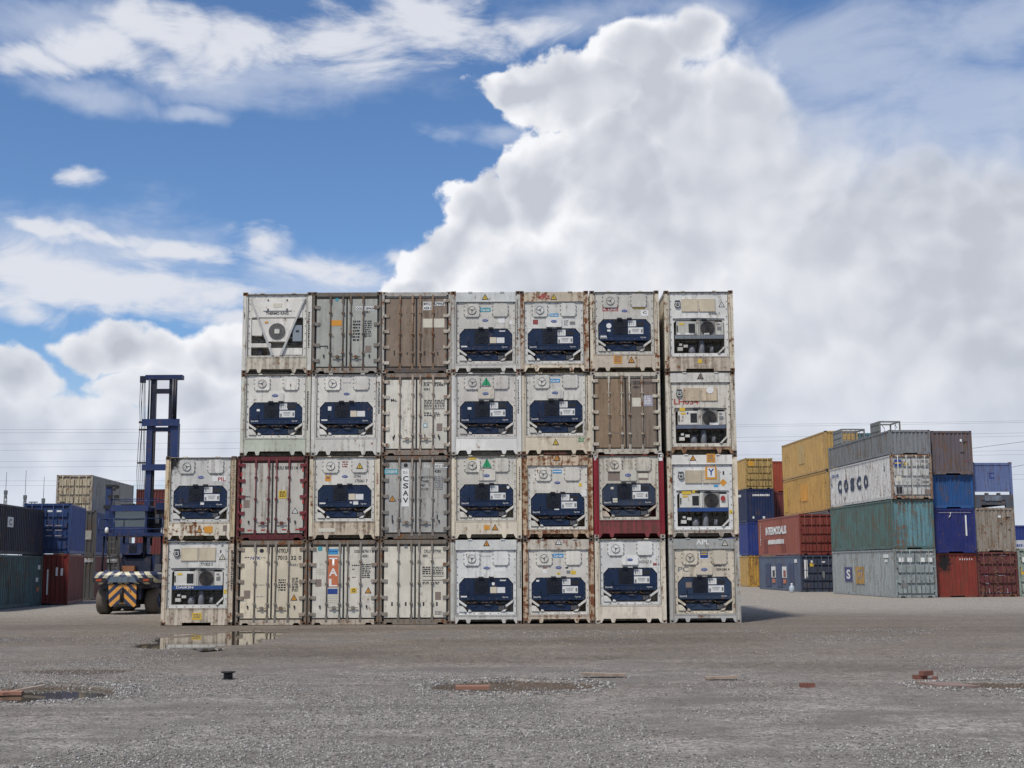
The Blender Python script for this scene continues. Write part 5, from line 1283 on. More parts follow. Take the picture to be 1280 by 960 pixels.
# flat rack on C: steel deck with an end wall on posts
fx_, fy_ = col_at(27.22, 77.6); fz = 2.62+2.591-0.006
fr = empty('flat_rack', (fx_, fy_, fz), RY); tag(fr, 'pale blue flat rack with raised end wall on a dark steel deck', 'flat rack')
PB = p((.115,.155,.31),.5,.06); PDK = p((.07,.085,.11),.6,.25)
MB().box(-1.15, 1.15, 0.02, 12.1, 0.16, 0.62).build('deck', PDK, fr)
MB().prism([(-1.2, 0.0), (-0.75, 0.0), (-0.72, 0.45), (0.72, 0.45), (0.75, 0.0), (1.2, 0.0), (1.2, 0.75), (-1.2, 0.75)], -0.02, 0.2).build('deck_beam', PDK, fr)
MB().box(-0.5, 0.5, -0.03, 0.0, 0.40, 0.70).build('beam_plate', p((.16,.19,.24),.5,.1), fr)
for sx in (-1, 1):
    MB().box(*sorted((sx*1.219, sx*1.08)), 0.0, 0.2, 0.0, 2.66).build('corner_post', PB, fr)
    MB().box(sx*0.36-0.08, sx*0.36+0.08, -0.03, 0.2, 0.70, 0.86).build('lashing_block', PDK, fr)
ewl = MB().box(-1.08, 1.08, 0.03, 0.12, 0.93, 2.62).box(-1.08, 1.08, 0.0, 0.16, 2.50, 2.64).build('end_wall', PB, fr)
MB().box(-0.16, 0.16, 0.015, 0.03, 1.72, 1.78).box(-0.16, -0.10, 0.015, 0.03, 1.78, 2.02).box(-0.16, 0.14, 0.015, 0.03, 2.0, 2.05).build('stencil_mark', NV, ewl)
for sx in (-1, 1): link('corner_casting', shared('corner_casting', casting_fn), PDK, fr, (-1.22 if sx < 0 else 1.06, -0.01, 2.56))
MB().box(-1.1, 1.1, 12.05, 12.17, 0.16, 2.6).build('end_wall', PB, fr)
# D, partly out of the picture
D_ = stack(29.72, 77.8, [dict(H=2.8, side=p((.26,.31,.26),.5,.1), end=p((.26,.31,.265),.5,.1), kind='door', label='pale green door-end container with yellow band, at the far end of the row')])
end_mark(D_[0], -1.05, 0.3, 1.28, 1.72, p((.55,.32,.02),.3,.03), 0.006, 'painted_band'); end_mark(D_[0], -0.95, -0.5, 2.0, 2.3, dmat('w'), -0.012); end_mark(D_[0], -0.95, -0.5, 0.45, 0.75, dmat('w'), -0.012)
D2 = stack(34.6, 93.0, [dict(side=P_BLUE, end=P_BLUE, kind='wall', label='plain container hidden at the base of the far blue stack'), dict(H=2.0, side=P_BLUE, end=P_BLUE, kind='wall', label='blue container with white name plate, behind the pale green one')])
end_mark(D2[1], -1.05, 0.5, 0.25, 0.95, p((.5,.52,.55),.3,.03), -0.012); blur_line(D2[1], -0.75, 0.15, 0.50, 0.68, NV, 0, -0.02)
# F: two high, G: yellow column, H: teal column
F_ = stack(20.4, 93.7, [
    dict(H=2.591, side=P_SLATE, end=p((.045,.06,.095),.45,.06), kind='door', label='slate blue container with posters on its side, standing beside a water jug'),
    dict(H=2.896, side=P_RED, end=p((.20,.045,.035),.4,.06), kind='door', label='brick red container with white lettering, on the slate blue one')])
WL = dmat('w')
side_text(F_[1], -1, 'INTERMODALIS', 6.6, 1.9, 6.2, 0.62, WL, 0.05); blur_line(F_[1], 4.3, 9.1, 0.88, 1.24, WL, -1)
for k in range(9): side_text(F_[1], -1, 'TGHU49160'[k], 11.4, 2.5-0.2*k, 0.22, 0.14, WL)
side_mark(F_[1], -1, 9.3, 10.3, 0.25, 1.3, p((.22,.03,.018),.5,.1)); side_mark(F_[1], -1, 3.9, 4.8, 0.2, 0.85, p((.22,.03,.018),.5,.1)); side_mark(F_[1], -1, 4.96, 5.0, 0.15, 2.85, BLACK)
PBL = p((.035,.055,.13),.4,.05)
for y0 in (1.8, 5.1, 8.5):
    d_ = MB().box(-CW2-0.02, -CW2+0.02, y0, y0+1.5, 0.25, 2.0).build('side_door', PBL, F_[0])
for y0, cc in ((3.9, 'm'), (7.1, 'k')):
    o = MB().box(-CW2-0.012, -CW2+0.02, y0, y0+1.15, 0.95, 1.78).build('poster', WL, F_[0])
    MB().box(-CW2-0.018, -CW2, y0+0.1, y0+0.8, 1.0, 1.5).build('poster_print', dmat(cc), o)
    MB().box(-CW2-0.018, -CW2, y0+0.1, y0+0.9, 0.55, 0.85).build('poster_print', dmat('O'), o)
side_mark(F_[0], -1, 0.9, 1.6, 2.05, 2.3, WL)
end_mark(F_[0], -0.95, -0.72, 1.55, 2.25, WL, -0.012); end_mark(F_[0], -0.95, -0.72, 0.95, 1.5, WL, -0.012); end_mark(F_[0], -0.55, -0.25, 1.78, 2.0, dmat('y'), -0.012); end_mark(F_[0], -0.48, -0.34, 2.05, 2.2, WL, -0.012); end_mark(F_[0], 0.3, 0.55, 2.05, 2.15, WL, -0.012); end_mark(F_[0], 0.32, 0.5, 0.95, 1.45, dmat('e'), -0.012)
G_ = stack(22.85, 95.2, [
    dict(H=2.896, side=P_DGREY, end=P_DGREY, kind='wall', label='grey container at the base of the yellow column'),
    dict(H=2.896, side=P_DGREY, end=P_DGREY, kind='wall', label='grey container carrying the two yellow ones'),
    dict(H=2.896, side=p((.49,.30,.085),.45,.06), end=P_YEL, kind='wall', post=P_YEL, cast=P_RAIL, label='yellow container with bright orange rectangle on its side'),
    dict(H=2.896, side=P_YEL, end=P_YEL, kind='wall', post=P_YEL, cast=P_RAIL, label='yellow container with pale repainted rectangle, topmost of the yellow column')])
side_mark(G_[2], -1, 5.2, 7.0, 0.95, 2.25, p((.58,.27,.02),.2,.02)); side_mark(G_[2], -1, 11.0, 11.9, 0.3, 2.4, p((.56,.33,.03),.3,.03)); side_mark(G_[3], -1, 5.6, 7.2, 0.95, 2.4, p((.54,.37,.13),.3,.02))
H_ = stack(25.5, 97.0, [dict(H=2.896, side=P_TEAL, end=P_TEAL, kind='wall', label=s_) for s_ in ('teal container at ground level beside the yellow column', 'second teal container up beside the yellow column', 'third teal container up beside the yellow column', 'teal container peeping out beside the topmost yellow one')])
# J: far columns seen through the gap
J1 = stack(20.5, 115.0, [
    dict(H=2.7, side=P_YEL, end=p((.48,.28,.06),.6,.3), kind='wall', label='rust-spotted yellow container at ground level in the far column'),
    dict(H=2.896, side=P_BLUE, end=P_BLUE, kind='wall', label='vivid blue container above the rust-spotted yellow one'),
    dict(H=2.896, side=P_NAVY, end=p((.016,.03,.09),.4,.06), kind='wall', label='navy container with white name across its top edge'),
    dict(H=2.7, side=P_YEL, end=p((.44,.30,.11),.55,.1), kind='door', label='dull yellow door-end container with orange square, topmost of the far column')])
blur_line(J1[2], -0.65, 0.85, 2.26, 2.44, WL, 0, 0.005); blur_line(J1[2], 2.0, 8.0, 2.28, 2.52, WL, -1); end_mark(J1[3], -0.95, -0.5, 2.0, 2.45, p((.55,.27,.02),.2,.02), -0.012); end_mark(J1[2], -0.7, -0.55, 0.3, 0.5, WL, 0.012); end_mark(J1[2], 0.2, 0.4, 0.3, 0.5, WL, 0.012) 
J2 = stack(23.2, 118.0, [dict(H=2.8, side=P_MAR, end=P_MAR, kind='wall', label='dark maroon container at ground level, far back'), dict(H=2.8, side=P_MAR, end=P_MAR, kind='wall', label='second dark maroon container up, far back'),
    dict(H=2.75, side=p((.16,.04,.04),.4,.05), end=p((.17,.045,.045),.4,.05), kind='wall', label='maroon container directly below the orange-red one, far back'), dict(H=2.8, side=p((.32,.06,.03),.35,.05), end=p((.32,.065,.035),.4,.05), kind='wall', label='orange-red corrugated container beside the dull yellow door-end one')])
# -- left hand yard
K_ = stack(-24.3-2.44-0.05, 58.6, [
    dict(H=2.63, side=p((.062,.13,.138),.7,.14), end=P_GREEN, kind='wall', label='dark teal container streaked with grime, under the navy one'),
    dict(H=2.45, side=p((.014,.017,.040),.5,.06), end=P_NAVY, kind='wall', label='dark navy container with small white square plate on its side')], rz=math.radians(3.6))
side_mark(K_[1], 1, 6.0, 6.9, 1.35, 1.85, WL); side_text(K_[1], 1, 'C', 6.45, 1.6, 0.4, 0.3, BLACK)
for q in ((11.3, 1.9), (11.0, 1.25), (11.2, 0.75)): side_mark(K_[0], 1, q[0], q[0]+0.4, q[1], q[1]+0.22, dmat('w') if q[1] > 1 else dmat('O'))
r11 = math.radians(10.5)
Lb = stack(-23.9-2.40, 71.0, [
    dict(H=2.72, side=p((.175,.022,.02),.45,.05), end=p((.16,.02,.018),.5,.06), kind='wall', label='deep red short container with white vertical stripe, under the blue door-end one'),
    dict(H=2.72, side=p((.016,.055,.23),.3,.04), end=p((.02,.05,.15),.4,.05), kind='door', label='blue short container with door end, on the deep red one')], rz=r11, L=6.06)
end_mark(Lb[0], 0.10, 0.18, 0.55, 1.9, WL, 0.012, 'painted_stripe'); end_mark(Lb[0], -0.98, -0.85, 1.5, 1.9, WL, 0.012); end_mark(Lb[0], 0.55, 0.66, 1.55, 2.0, WL, 0.012); end_mark(Lb[0], 0.8, 0.92, 1.55, 1.95, WL, 0.012); end_mark(Lb[0], -0.35, -0.1, 1.75, 1.95, dmat('q'), 0.012)
for x in (-0.05, 0.42): 
    for z in (0.95, 1.25, 1.5): end_mark(Lb[1], x, x+0.36, z, z+0.05, dmat('p'), -0.012)
    end_mark(Lb[1], x+0.05, x+0.3, 2.25, 2.35, dmat('w'), -0.012)
P_CURT = p((.085,.083,.08),.6,.05)
for (xr, D, n1, n2) in ((-25.3, 80.0, 'red short container with dark curtained end, behind the deep red one', 'blue short container with torn grey curtained end'), (-26.2, 88.0, 'faded red short container, last before the forklift', 'slate blue short container, last before the forklift')):
    M_ = stack(xr-2.44, D, [dict(H=2.72, side=p((.17,.03,.026),.45,.06), end=P_CURT, kind='wall', label=n1), dict(H=2.72, side=p((.02,.055,.18),.4,.05), end=P_CURT, kind='wall', label=n2)], rz=r11, L=6.06)
    end_mark(M_[0], -0.2, 1.1, 2.3, 2.55, p((.42,.42,.42),.5,.1), 0.0, 'white_board')
    if D < 85: end_mark(M_[1], 0.55, 0.95, 0.95, 1.5, p((.36,.34,.30),.5,.1), 0.0, 'torn_sheet')
N_ = stack(-31.2, 90.0, [
    dict(H=2.75, side=P_TAN, end=P_TAN, kind='wall', label='beige container at ground level below the high beige one'), dict(H=2.75, side=P_TAN, end=P_TAN, kind='wall', label='beige container in the middle below the high beige one'),
    dict(H=2.78, side=p((.36,.34,.295),.45,.08), end=p((.47,.40,.28),.55,.14), kind='door', post=p((.36,.32,.26),.6,.3), label='beige door-end container raised above the blue ones, behind the forklift')])
end_mark(N_[2], -0.95, -0.6, 0.55, 0.95, BLACK, -0.012)
O_ = stack(-31.4, 110.0, [dict(H=2.8, side=P_MAR, end=P_MAR, kind='wall', label=s_) for s_ in ('dark red container at ground level behind the forklift', 'second dark red container up behind the forklift')] + [dict(H=2.85, side=p((.13,.03,.026),.4,.05), end=p((.13,.03,.026),.4,.05), kind='wall', label='red container seen behind the forklift mast')])
# cages on the corner stack
AZ = 2.79+2.896+2.591+1.45-0.012
def cage(x, y, w, d, h, label, grid):
    t = empty('steel_cage', (x, y, AZ), RY); tag(t, label, 'cage')
    m = p((.20,.21,.20),.5,.12)
    for ix in (0, 1):
        for iy in (0, 1): MB().box(ix*w-0.04, ix*w+0.04, iy*d-0.04, iy*d+0.04, 0, h).build('corner_post', m, t)
    for iy in (0, 1): MB().box(0.04, w-0.04, iy*d-0.04, iy*d+0.04, h-0.09, h-0.001).build('top_bar', m, t)
    for ix in (0, 1): MB().box(ix*w-0.04, ix*w+0.04, 0.04, d-0.04, h-0.09, h-0.001).build('top_bar', m, t)
    sp_ = MB().box(-0.03, 0.02, 0.04, d-0.04, 0.02, h-0.09).build('side_panel', m, t)
    for k in range(3): MB().box(-0.06, -0.03, 0.05, d-0.05, 0.1+k*(h-0.3)/2, 0.16+k*(h-0.3)/2).build('panel_rib', m, sp_)
    MB().box(0.04, w-0.04, -0.02, 0.03, 0.0, 0.28).build('kick_plate', m, t)
    for k in range(grid): MB().cyl((0.04, 0.0, 0.35+k*(h-0.5)/max(1, grid-1)), (w-0.04, 0.0, 0.35+k*(h-0.5)/max(1, grid-1)), 0.016, 5).build('bar', m, t)
    for k in range(grid): MB().cyl((w*(k+1)/(grid+1), 0.0, 0.28), (w*(k+1)/(grid+1), 0.0, h-0.08), 0.016, 5).build('bar', m, t)
    if not grid: MB().tube([(0.35*w, d*0.6, h-0.1), (0.5*w, d*0.6, h-0.35), (0.5*w, d*0.6, 0.3)], 0.02, 5).tube([(0.78*w, 0.1, 0.3), (0.80*w, 0.1, h-0.2), (0.9*w, 0.1, h-0.45)], 0.02, 5).build('bent_bar', m, t)
cage(23.15, 82.0, 1.27, 1.7, 1.12, 'open grey steel cage with one solid side, on the low grey container', 0)
cage(21.75, 86.0, 1.5, 1.8, 1.05, 'gridded grey steel cage at the back of the low grey container', 4)

# ------------------------------------------------------------------ container handler (forklift)
def tex_stripes(name, ca, cb, fx, fz, per, off=0.0):
    m, q, b = base_mat(name)
    t = q.new('ShaderNodeTexCoord'); x, y, z = q.sep(t.outputs['Object'])
    u = q.m('ADD', q.m('MULTIPLY', q.m('ABSOLUTE', x), fx), q.m('ADD', q.m('MULTIPLY', z, fz), off + 10*per))
    f = q.m('FRACT', q.m('DIVIDE', u, per))
    n = q.noise(t.outputs['Object'], 6, 5, 0.6)
    f = q.ss(q.m('ADD', f, q.m('MULTIPLY', q.m('SUBTRACT', n, 0.5), 0.06)), 0.48, 0.52)
    c = q.mix(f, ca, cb)
    c = q.mix(q.m('MULTIPLY', q.ss(n, 0.5, 0.8), 0.5), c, (0.05, 0.045, 0.04))
    q.put(b.inputs['Base Color'], c); b.inputs['Roughness'].default_value = 0.5
    return m
FB = p((.010,.022,.082),.3,.03,.45,.03); FBL = p((.018,.038,.125),.35,.03,.45,.03); FD = p((.008,.012,.030),.4,.03,.45,.03)
TYRE = plain('worn_tyre', (.10,.083,.066), .85, 0, .25, 10); RUB = plain('black_rubber', (.015,.015,.015), .7)
RIM = p((.02,.04,.12),.5,.1)
GLASSM, gq, gb = base_mat('tinted_glass')
gb.inputs['Base Color'].default_value = (.22,.27,.30,1); gb.inputs['Roughness'].default_value = 0.03; gb.inputs['Transmission Weight'].default_value = 0.92; gb.inputs['IOR'].default_value = 1.02
gl_ = gq.new('ShaderNodeBsdfGlossy'); gl_.inputs['Roughness'].default_value = 0.03
mx_ = gq.new('ShaderNodeMixShader'); mx_.inputs[0].default_value = 0.14
oo_ = [n for n in gq.n if n.type == 'OUTPUT_MATERIAL'][0]
gq.l.new(gb.outputs[0], mx_.inputs[1]); gq.l.new(gl_.outputs[0], mx_.inputs[2]); gq.l.new(mx_.outputs[0], oo_.inputs['Surface'])

FL = empty('container_forklift', (-16.5, 56.3, 0.0)); tag(FL, 'blue container forklift with tall mast and striped rear counterweight', 'forklift')
def fl(mb, name, mat, par=FL): return mb.build(name, mat, par)
def wheel(x, y, r, w, out):
    prof = [(r*0.52, -w/2+0.02), (r*0.62, -w/2), (r*0.90, -w/2+0.01), (r*0.985, -w/2+0.08), (r, -w/2+0.16), (r, w/2-0.16), (r*0.985, w/2-0.08), (r*0.90, w/2-0.01), (r*0.62, w/2), (r*0.52, w/2-0.02)]
    wh = link('wheel', shared(('wheel_hub', r, w), lambda mb: mb.lathe([(r*0.55, -w/2+0.08), (r*0.55, w/2-0.08)], 24, axis='x')), RIM, FL, (x, y, r-0.006))
    link('tyre', shared(('tyre', r, w), lambda mb: mb.lathe(prof, 32, axis='x', cap=False)), TYRE, wh)
    def rimf(mb):
        s = out
        mb.lathe([(r*0.53, s*(w/2-0.05)), (r*0.47, s*(w/2-0.10)), (r*0.30, s*(w/2-0.11)), (r*0.28, s*(w/2-0.02)), (r*0.12, s*(w/2-0.01)), (0.01, s*(w/2-0.01))], 20, axis='x')
    link('rim', shared(('rim', r, w, out), rimf), RIM, wh)
    def nuts(mb):
        for k in range(10):
            a = k*math.pi/5
            mb.cyl((out*(w/2-0.10), r*0.38*math.cos(a), r*0.38*math.sin(a)), (out*(w/2-0.06), r*0.38*math.cos(a), r*0.38*math.sin(a)), 0.022, 6)
    q = link('wheel_nuts', shared(('wheel_nuts', r, w, out), nuts), MACH, wh); q['kind'] = 'stuff'
for s in (-1, 1): wheel(s*1.04, 1.0, 0.565, 0.52, s)
for s in (-1, 1):
    for x in (1.15, 1.78): wheel(s*x, 5.0, 0.80, 0.52, s)
# counterweight: rounded plan, striped rim
def plan(w, r, y0, y1, z0, z1, bev, n=8):
    def outline(q):
        pts = []
        for k in range(n+1):
            a = math.pi + math.pi/2*k/n
            pts.append((-w/2+r+(r-q)*math.cos(a), y0+r+(r-q)*math.sin(a)))
        for k in range(n+1):
            a = 1.5*math.pi + math.pi/2*k/n
            pts.append((w/2-r+(r-q)*math.cos(a), y0+r+(r-q)*math.sin(a)))
        pts += [(w/2-q, y1), (-w/2+q, y1)]
        return pts
    mb = MB(); rows = [(bev, z0), (0.0, z0+bev), (0.0, z1-bev*0.9), (bev*0.35, z1-bev*0.35), (bev, z1)]
    m = None
    for q, z in rows:
        o = outline(q); m = len(o); mb.v += [(x, y, z) for x, y in o]
    for k in range(len(rows)-1):
        for i in range(m):
            j = (i+1) % m
            mb.f.append((k*m+i, k*m+j, (k+1)*m+j, (k+1)*m+i))
    mb.f.append(tuple(range(m-1, -1, -1))); mb.f.append(tuple(range((len(rows)-1)*m, len(rows)*m)))
    return mb
CWT = tex_stripes('striped_counterweight', (.50,.47,.34), (.022,.03,.075), 1.0, 0.9, 0.42, 0.05)
cw = fl(plan(2.78, 0.62, -0.12, 1.9, 1.27, 1.80, 0.16), 'counterweight', CWT)
fl(plan(2.2, 0.55, 0.0, 1.7, 1.08, 1.30, 0.04), 'counterweight_skirt', FD)
fl(MB().prism([(-0.62, 1.36), (0.62, 1.36), (0.48, 1.60), (-0.48, 1.60)], -0.16, 0.0), 'recess_panel', p((.12,.16,.21),.5,.08), cw)
for s in (-1, 1):
    o = fl(MB().box(s*0.98-0.28, s*0.98+0.28, -0.135, 0.05, 1.36, 1.54), 'tail_lamp', RUB, cw)
    fl(MB().box(s*1.0-0.12, s*1.0+0.12, -0.145, -0.13, 1.40, 1.50), 'lamp_lens', plain('lamp_lens', (.30,.05,.02), .2), o)
CHV = tex_stripes('chevron_plate', (.62,.29,.05), (.025,.032,.07), 0.95, 1.0, 0.40, 0.02)
pl = fl(MB().prism([(-0.56, 0.42), (-0.48, 0.32), (-0.30, 0.36), (0.34, 0.36), (0.50, 0.32), (0.58, 0.40), (0.58, 1.26), (-0.60, 1.26)], -0.06, 0.05), 'chevron_plate', CHV)
fl(MB().box(-0.10, 0.05, -0.11, -0.05, 0.52, 1.10), 'tow_slot', RUB, pl)
fl(MB().cyl((-0.025, -0.13, 0.56), (-0.025, -0.13, 1.05), 0.035, 8), 'tow_pin', MACHD, pl)
fl(MB().prism([(-0.22, 0.46), (0.2, 0.46), (0.26, 0.36), (-0.28, 0.36)], -0.16, 0.0), 'tow_jaw', RUB, pl)
link('lettering', text_mesh('FL 12', 0.30, 0.13, 0.03), BLACK, pl, (0.22, -0.064, 1.0))
fl(MB().box(-0.75, 0.75, 0.1, 6.0, 0.62, 1.26), 'chassis', FD)
fl(MB().cyl((-1.0, 1.0, 0.56), (1.0, 1.0, 0.56), 0.16, 12).box(-0.35, 0.35, 0.6, 1.5, 0.25, 0.75), 'steer_axle', MACHD)
fl(MB().cyl((-1.9, 5.0, 0.8), (1.9, 5.0, 0.8), 0.22, 12), 'drive_axle', MACHD)
for s in (-1, 1): fl(MB().prismx([(3.9, 1.5), (4.2, 1.78), (5.8, 1.78), (6.1, 1.5), (6.1, 1.62), (5.9, 1.86), (4.1, 1.86), (3.8, 1.6)], s*1.4-0.65, s*1.4+0.65), 'fender', FB)
hood = fl(MB().prismx([(1.0, 1.78), (1.05, 2.35), (1.4, 2.55), (3.6, 2.55), (3.6, 1.78)], -0.45, 0.85), 'engine_hood', FD)
fl(MB().prism([(-0.28, 2.52), (0.42, 2.52), (0.48, 2.60), (0.48, 3.02), (-0.34, 3.02), (-0.34, 2.60)], 0.9, 1.7), 'radiator_box', FB)
gr_ = fl(MB().box(-0.06, 0.26, 0.88, 0.9, 2.62, 2.96), 'radiator_grille', GRILLE)
for k in range(6): fl(MB().box(-0.05, 0.25, 0.87, 0.885, 2.645+0.05*k, 2.665+0.05*k), 'slat', FD, gr_)
# deck with rails
deck = fl(MB().box(-1.42, 1.42, 0.75, 4.6, 3.34, 3.42).box(-1.42, 1.42, 0.72, 0.75, 3.32, 3.46), 'deck', FB)
for x in (-1.3, -0.4, 0.5, 1.3): fl(MB().cyl((x, 1.2, 1.7), (x*0.96, 1.2, 3.34), 0.045, 8), 'deck_leg', FD)
for x in (-1.38, -0.72, 0.62, 1.38): fl(MB().cyl((x, 0.80, 3.42), (x, 0.80, 4.08), 0.022, 6), 'rail_post', FBL, deck)
for z in (3.62, 4.08): fl(MB().cyl((-1.4, 0.80, z), (1.4, 0.80, z), 0.022, 6), 'hand_rail', FBL, deck)
for s in (-1, 1):
    for z in (3.62, 4.08): fl(MB().cyl((s*1.38, 0.8, z), (s*1.38, 4.5, z), 0.022, 6), 'hand_rail', FBL, deck)
# ladder and struts under the deck
for x in (-1.05, -0.62): fl(MB().cyl((x+0.35, 0.5, 1.78), (x, 0.9, 3.34), 0.03, 6), 'ladder_rail', RUB)
for k in range(5): fl(MB().cyl((-1.05+0.35*(1-k/5)-0.02, 0.55+0.07*k, 1.95+0.28*k), (-0.62+0.35*(1-k/5)+0.02, 0.55+0.07*k, 1.95+0.28*k), 0.02, 6), 'ladder_rung', MACH)
for x in (0.95, 1.22): fl(MB().cyl((x+0.12, 2.6, 1.75), (x-0.16, 5.6, 3.1), 0.085, 10), 'tilt_cylinder', FB)
fl(MB().box(0.60, 1.0, 1.2, 1.9, 1.78, 2.45), 'hydraulic_tank', FB); fl(MB().box(1.02, 1.30, 1.1, 1.5, 1.80, 2.12), 'battery_box', MACH); fl(MB().box(-0.3, 0.25, 0.7, 1.0, 1.82, 2.05), 'tool_box', p((.25,.10,.05),.6,.3))
fl(MB().cyl((0.45, 1.5, 2.5), (0.45, 1.5, 3.3), 0.09, 10), 'air_filter', MACHD)
# cab
cab = fl(MB().box(-1.0, 0.5, 1.5, 3.2, 3.42, 3.74), 'cab_base', FBL)
fl(MB().box(-1.06, 0.56, 1.42, 3.28, 4.42, 4.68), 'cab_roof', FBL, cab)
for x in (-0.96, 0.46):
    for y in (1.54, 3.16): fl(MB().box(x-0.045, x+0.045, y-0.045, y+0.045, 3.74, 4.42), 'pillar', FB, cab)
fl(MB().box(-0.91, 0.41, 1.53, 1.545, 3.74, 4.42), 'window', GLASSM, cab); fl(MB().box(-0.91, 0.41, 3.155, 3.17, 3.74, 4.42), 'window', GLASSM, cab)
fl(MB().box(-0.965, -0.95, 1.585, 3.115, 3.74, 4.42), 'window', GLASSM, cab); fl(MB().box(0.45, 0.465, 1.585, 3.115, 3.74, 4.42), 'window', GLASSM, cab)
fl(MB().box(-0.45, 0.05, 2.0, 2.55, 3.74, 3.92).box(-0.45, 0.05, 1.9, 2.05, 3.9, 4.3), 'seat', RUB, cab)
fl(MB().box(-0.7, 0.3, 2.75, 3.1, 3.74, 3.98), 'dashboard', MACHD, cab)
fl(MB().lathe([(0.15, 0.0), (0.17, 0.02), (0.15, 0.04), (0.13, 0.02), (0.15, 0.0)], 16, (-0.2, 2.68, 4.0), cap=False), 'steering_wheel', RUB, cab)
fl(MB().tube([(-1.15, 1.45, 4.95), (0.95, 1.45, 4.95), (0.95, 3.2, 4.95), (-1.15, 3.2, 4.95), (-1.15, 1.45, 4.95)], 0.02), 'roof_rail', FBL, cab)
for x in (-0.95, 0.45): fl(MB().cyl((x, 1.45, 4.68), (x, 1.45, 4.95), 0.02, 6), 'rail_post', FBL, cab)
for x in (-1.12, -0.85): fl(MB().box(x-0.09, x+0.09, 1.38, 1.5, 5.0, 5.13), 'work_lamp', RUB, cab)
fl(MB().cyl((-0.3, 2.0, 4.68), (-0.3, 2.0, 4.78), 0.12, 12).box(-0.7, 0.2, 1.6, 2.6, 4.68, 4.73), 'roof_unit', MACHD, cab)
fl(MB().lathe([(0.07, 3.45), (0.085, 3.55), (0.075, 3.66), (0.02, 3.7)], 12, (-1.0, 0.72, 0)), 'white_lamp', LABELW, deck)
# left post with lamps
fl(MB().box(-1.50, -1.26, 2.0, 2.25, 3.42, 5.55), 'lamp_post', FBL); fl(MB().box(-1.56, -1.20, 1.95, 2.3, 4.55, 4.72), 'post_clamp', MACHD)
fl(MB().box(-1.5, -1.05, 1.95, 2.2, 5.52, 5.62).cyl((-1.0, 2.0, 5.52), (-1.0, 1.88, 5.52), 0.09, 12).cyl((-1.12, 2.0, 5.40), (-1.12, 1.9, 5.40), 0.06, 10), 'lamp_head', RUB)
fl(MB().box(-1.3, -0.98, 1.9, 3.0, 3.42, 4.60), 'side_cabinet', FB)
fl(MB().box(0.62, 1.36, 2.2, 4.0, 3.42, 4.60), 'mast_housing', FD); fl(MB().box(0.70, 1.42, 2.1, 2.2, 4.50, 4.82), 'housing_beam', FB)
fl(MB().box(0.72, 0.9, 2.0, 2.1, 3.9, 4.3), 'control_valve', MACH); fl(MB().box(1.0, 1.2, 2.0, 2.1, 3.45, 3.7), 'valve_box', LABELW)
# mast, placed with pixels on its own plane
MY = 62.0 - 56.3
def ml(px, py): 
    a = at(px, py, 62.0); return a.x+16.5, a.z
def mbar(name, x0, x1, y0, y1, d0, d1, mat, par=None):
    ax, az_ = ml(x0, y0); bx, bz_ = ml(x1, y1)
    return fl(MB().box(ax, bx, MY+d0, MY+d1, bz_, az_), name, mat, par or FL)
zb = 0.5
def column(name, x0, x1, y0, d0, d1, mat):
    ax, zt = ml(x0, y0); bx, _ = ml(x1, y0)
    return fl(MB().box(ax, bx, MY+d0, MY+d1, zb, zt), name, mat)
def vcol(name, x0, x1, y0, y1, d0, d1, mat):
    ax, zt = ml(x0, y0); bx, _ = ml(x1, y0); _, z0 = ml(x0, y1)
    return fl(MB().box(ax, bx, MY+d0, MY+d1, z0, zt), name, mat)
column('outer_mast', 183.5, 190.8, 529, 0.0, 0.38, FBL); column('outer_mast', 213.5, 222.8, 529, 0.0, 0.38, FBL)
mbar('mast_beam', 178.5, 224.5, 524, 532.5, -0.10, 0.0, FBL); mbar('mast_beam', 184, 222, 534, 539, 0.02, 0.2, FB); mbar('mast_beam', 178, 224, 580.5, 588, -0.10, 0.0, FBL)
vcol('inner_mast', 188.5, 194.8, 470, 640, 0.06, 0.30, FD); vcol('inner_mast', 211.5, 219.2, 470, 640, 0.06, 0.30, FD)
mbar('mast_beam', 182, 228, 468.8, 474, -0.05, 0.35, FB); mbar('mast_beam', 194.5, 213, 486, 491.5, 0.0, 0.2, FD)
for x0, x1, m in ((186.2, 188.3, MACH), (216.0, 218.2, MACH), (218.6, 222.4, FD)): 
    ax, zt = ml(x0, 474); bx, _ = ml(x1, 474); _, z0 = ml(x0, 524)
    fl(MB().cyl(((ax+bx)/2, MY-0.05, z0), ((ax+bx)/2, MY-0.05, zt), (bx-ax)/2, 10), 'lift_cylinder', m)
ax, zt = ml(192.6, 539); fl(MB().cyl((ax, MY+0.1, 3.0), (ax, MY+0.1, zt), 0.055, 8), 'lift_chain', RUB)
mbar('hose_sheave', 175.2, 181.2, 470, 478, -0.02, 0.2, FD); mbar('hose_guide', 173.5, 181, 526.5, 529, 0.0, 0.08, FD); mbar('hose_guide', 173.5, 184, 536, 538, 0.0, 0.08, RUB); mbar('hose_guide', 172.0, 182, 577.5, 579.5, 0.0, 0.08, RUB)
for k, (xa, xb, xc) in enumerate(((176.0, 174.5, 171.0), (177.4, 177.0, 173.2), (178.4, 176.2, 175.4), (179.6, 179.2, 177.6), (180.6, 180.4, 179.2))):
    pts = []
    for px, py in ((xa, 476), (xb, 505), ((xa+xb)/2, 528), ((xb+xc)/2, 560), (xc, 590), (xc+1.0, 628)):
        q = ml(px, py); pts.append((q[0], MY+0.03*k, q[1]))
    fl(MB().tube(pts, 0.014, 5), 'hydraulic_hose', RUB)
fl(MB().box(-1.1, 1.0, MY+0.4, MY+0.7, 0.4, 1.6), 'carriage', FB)

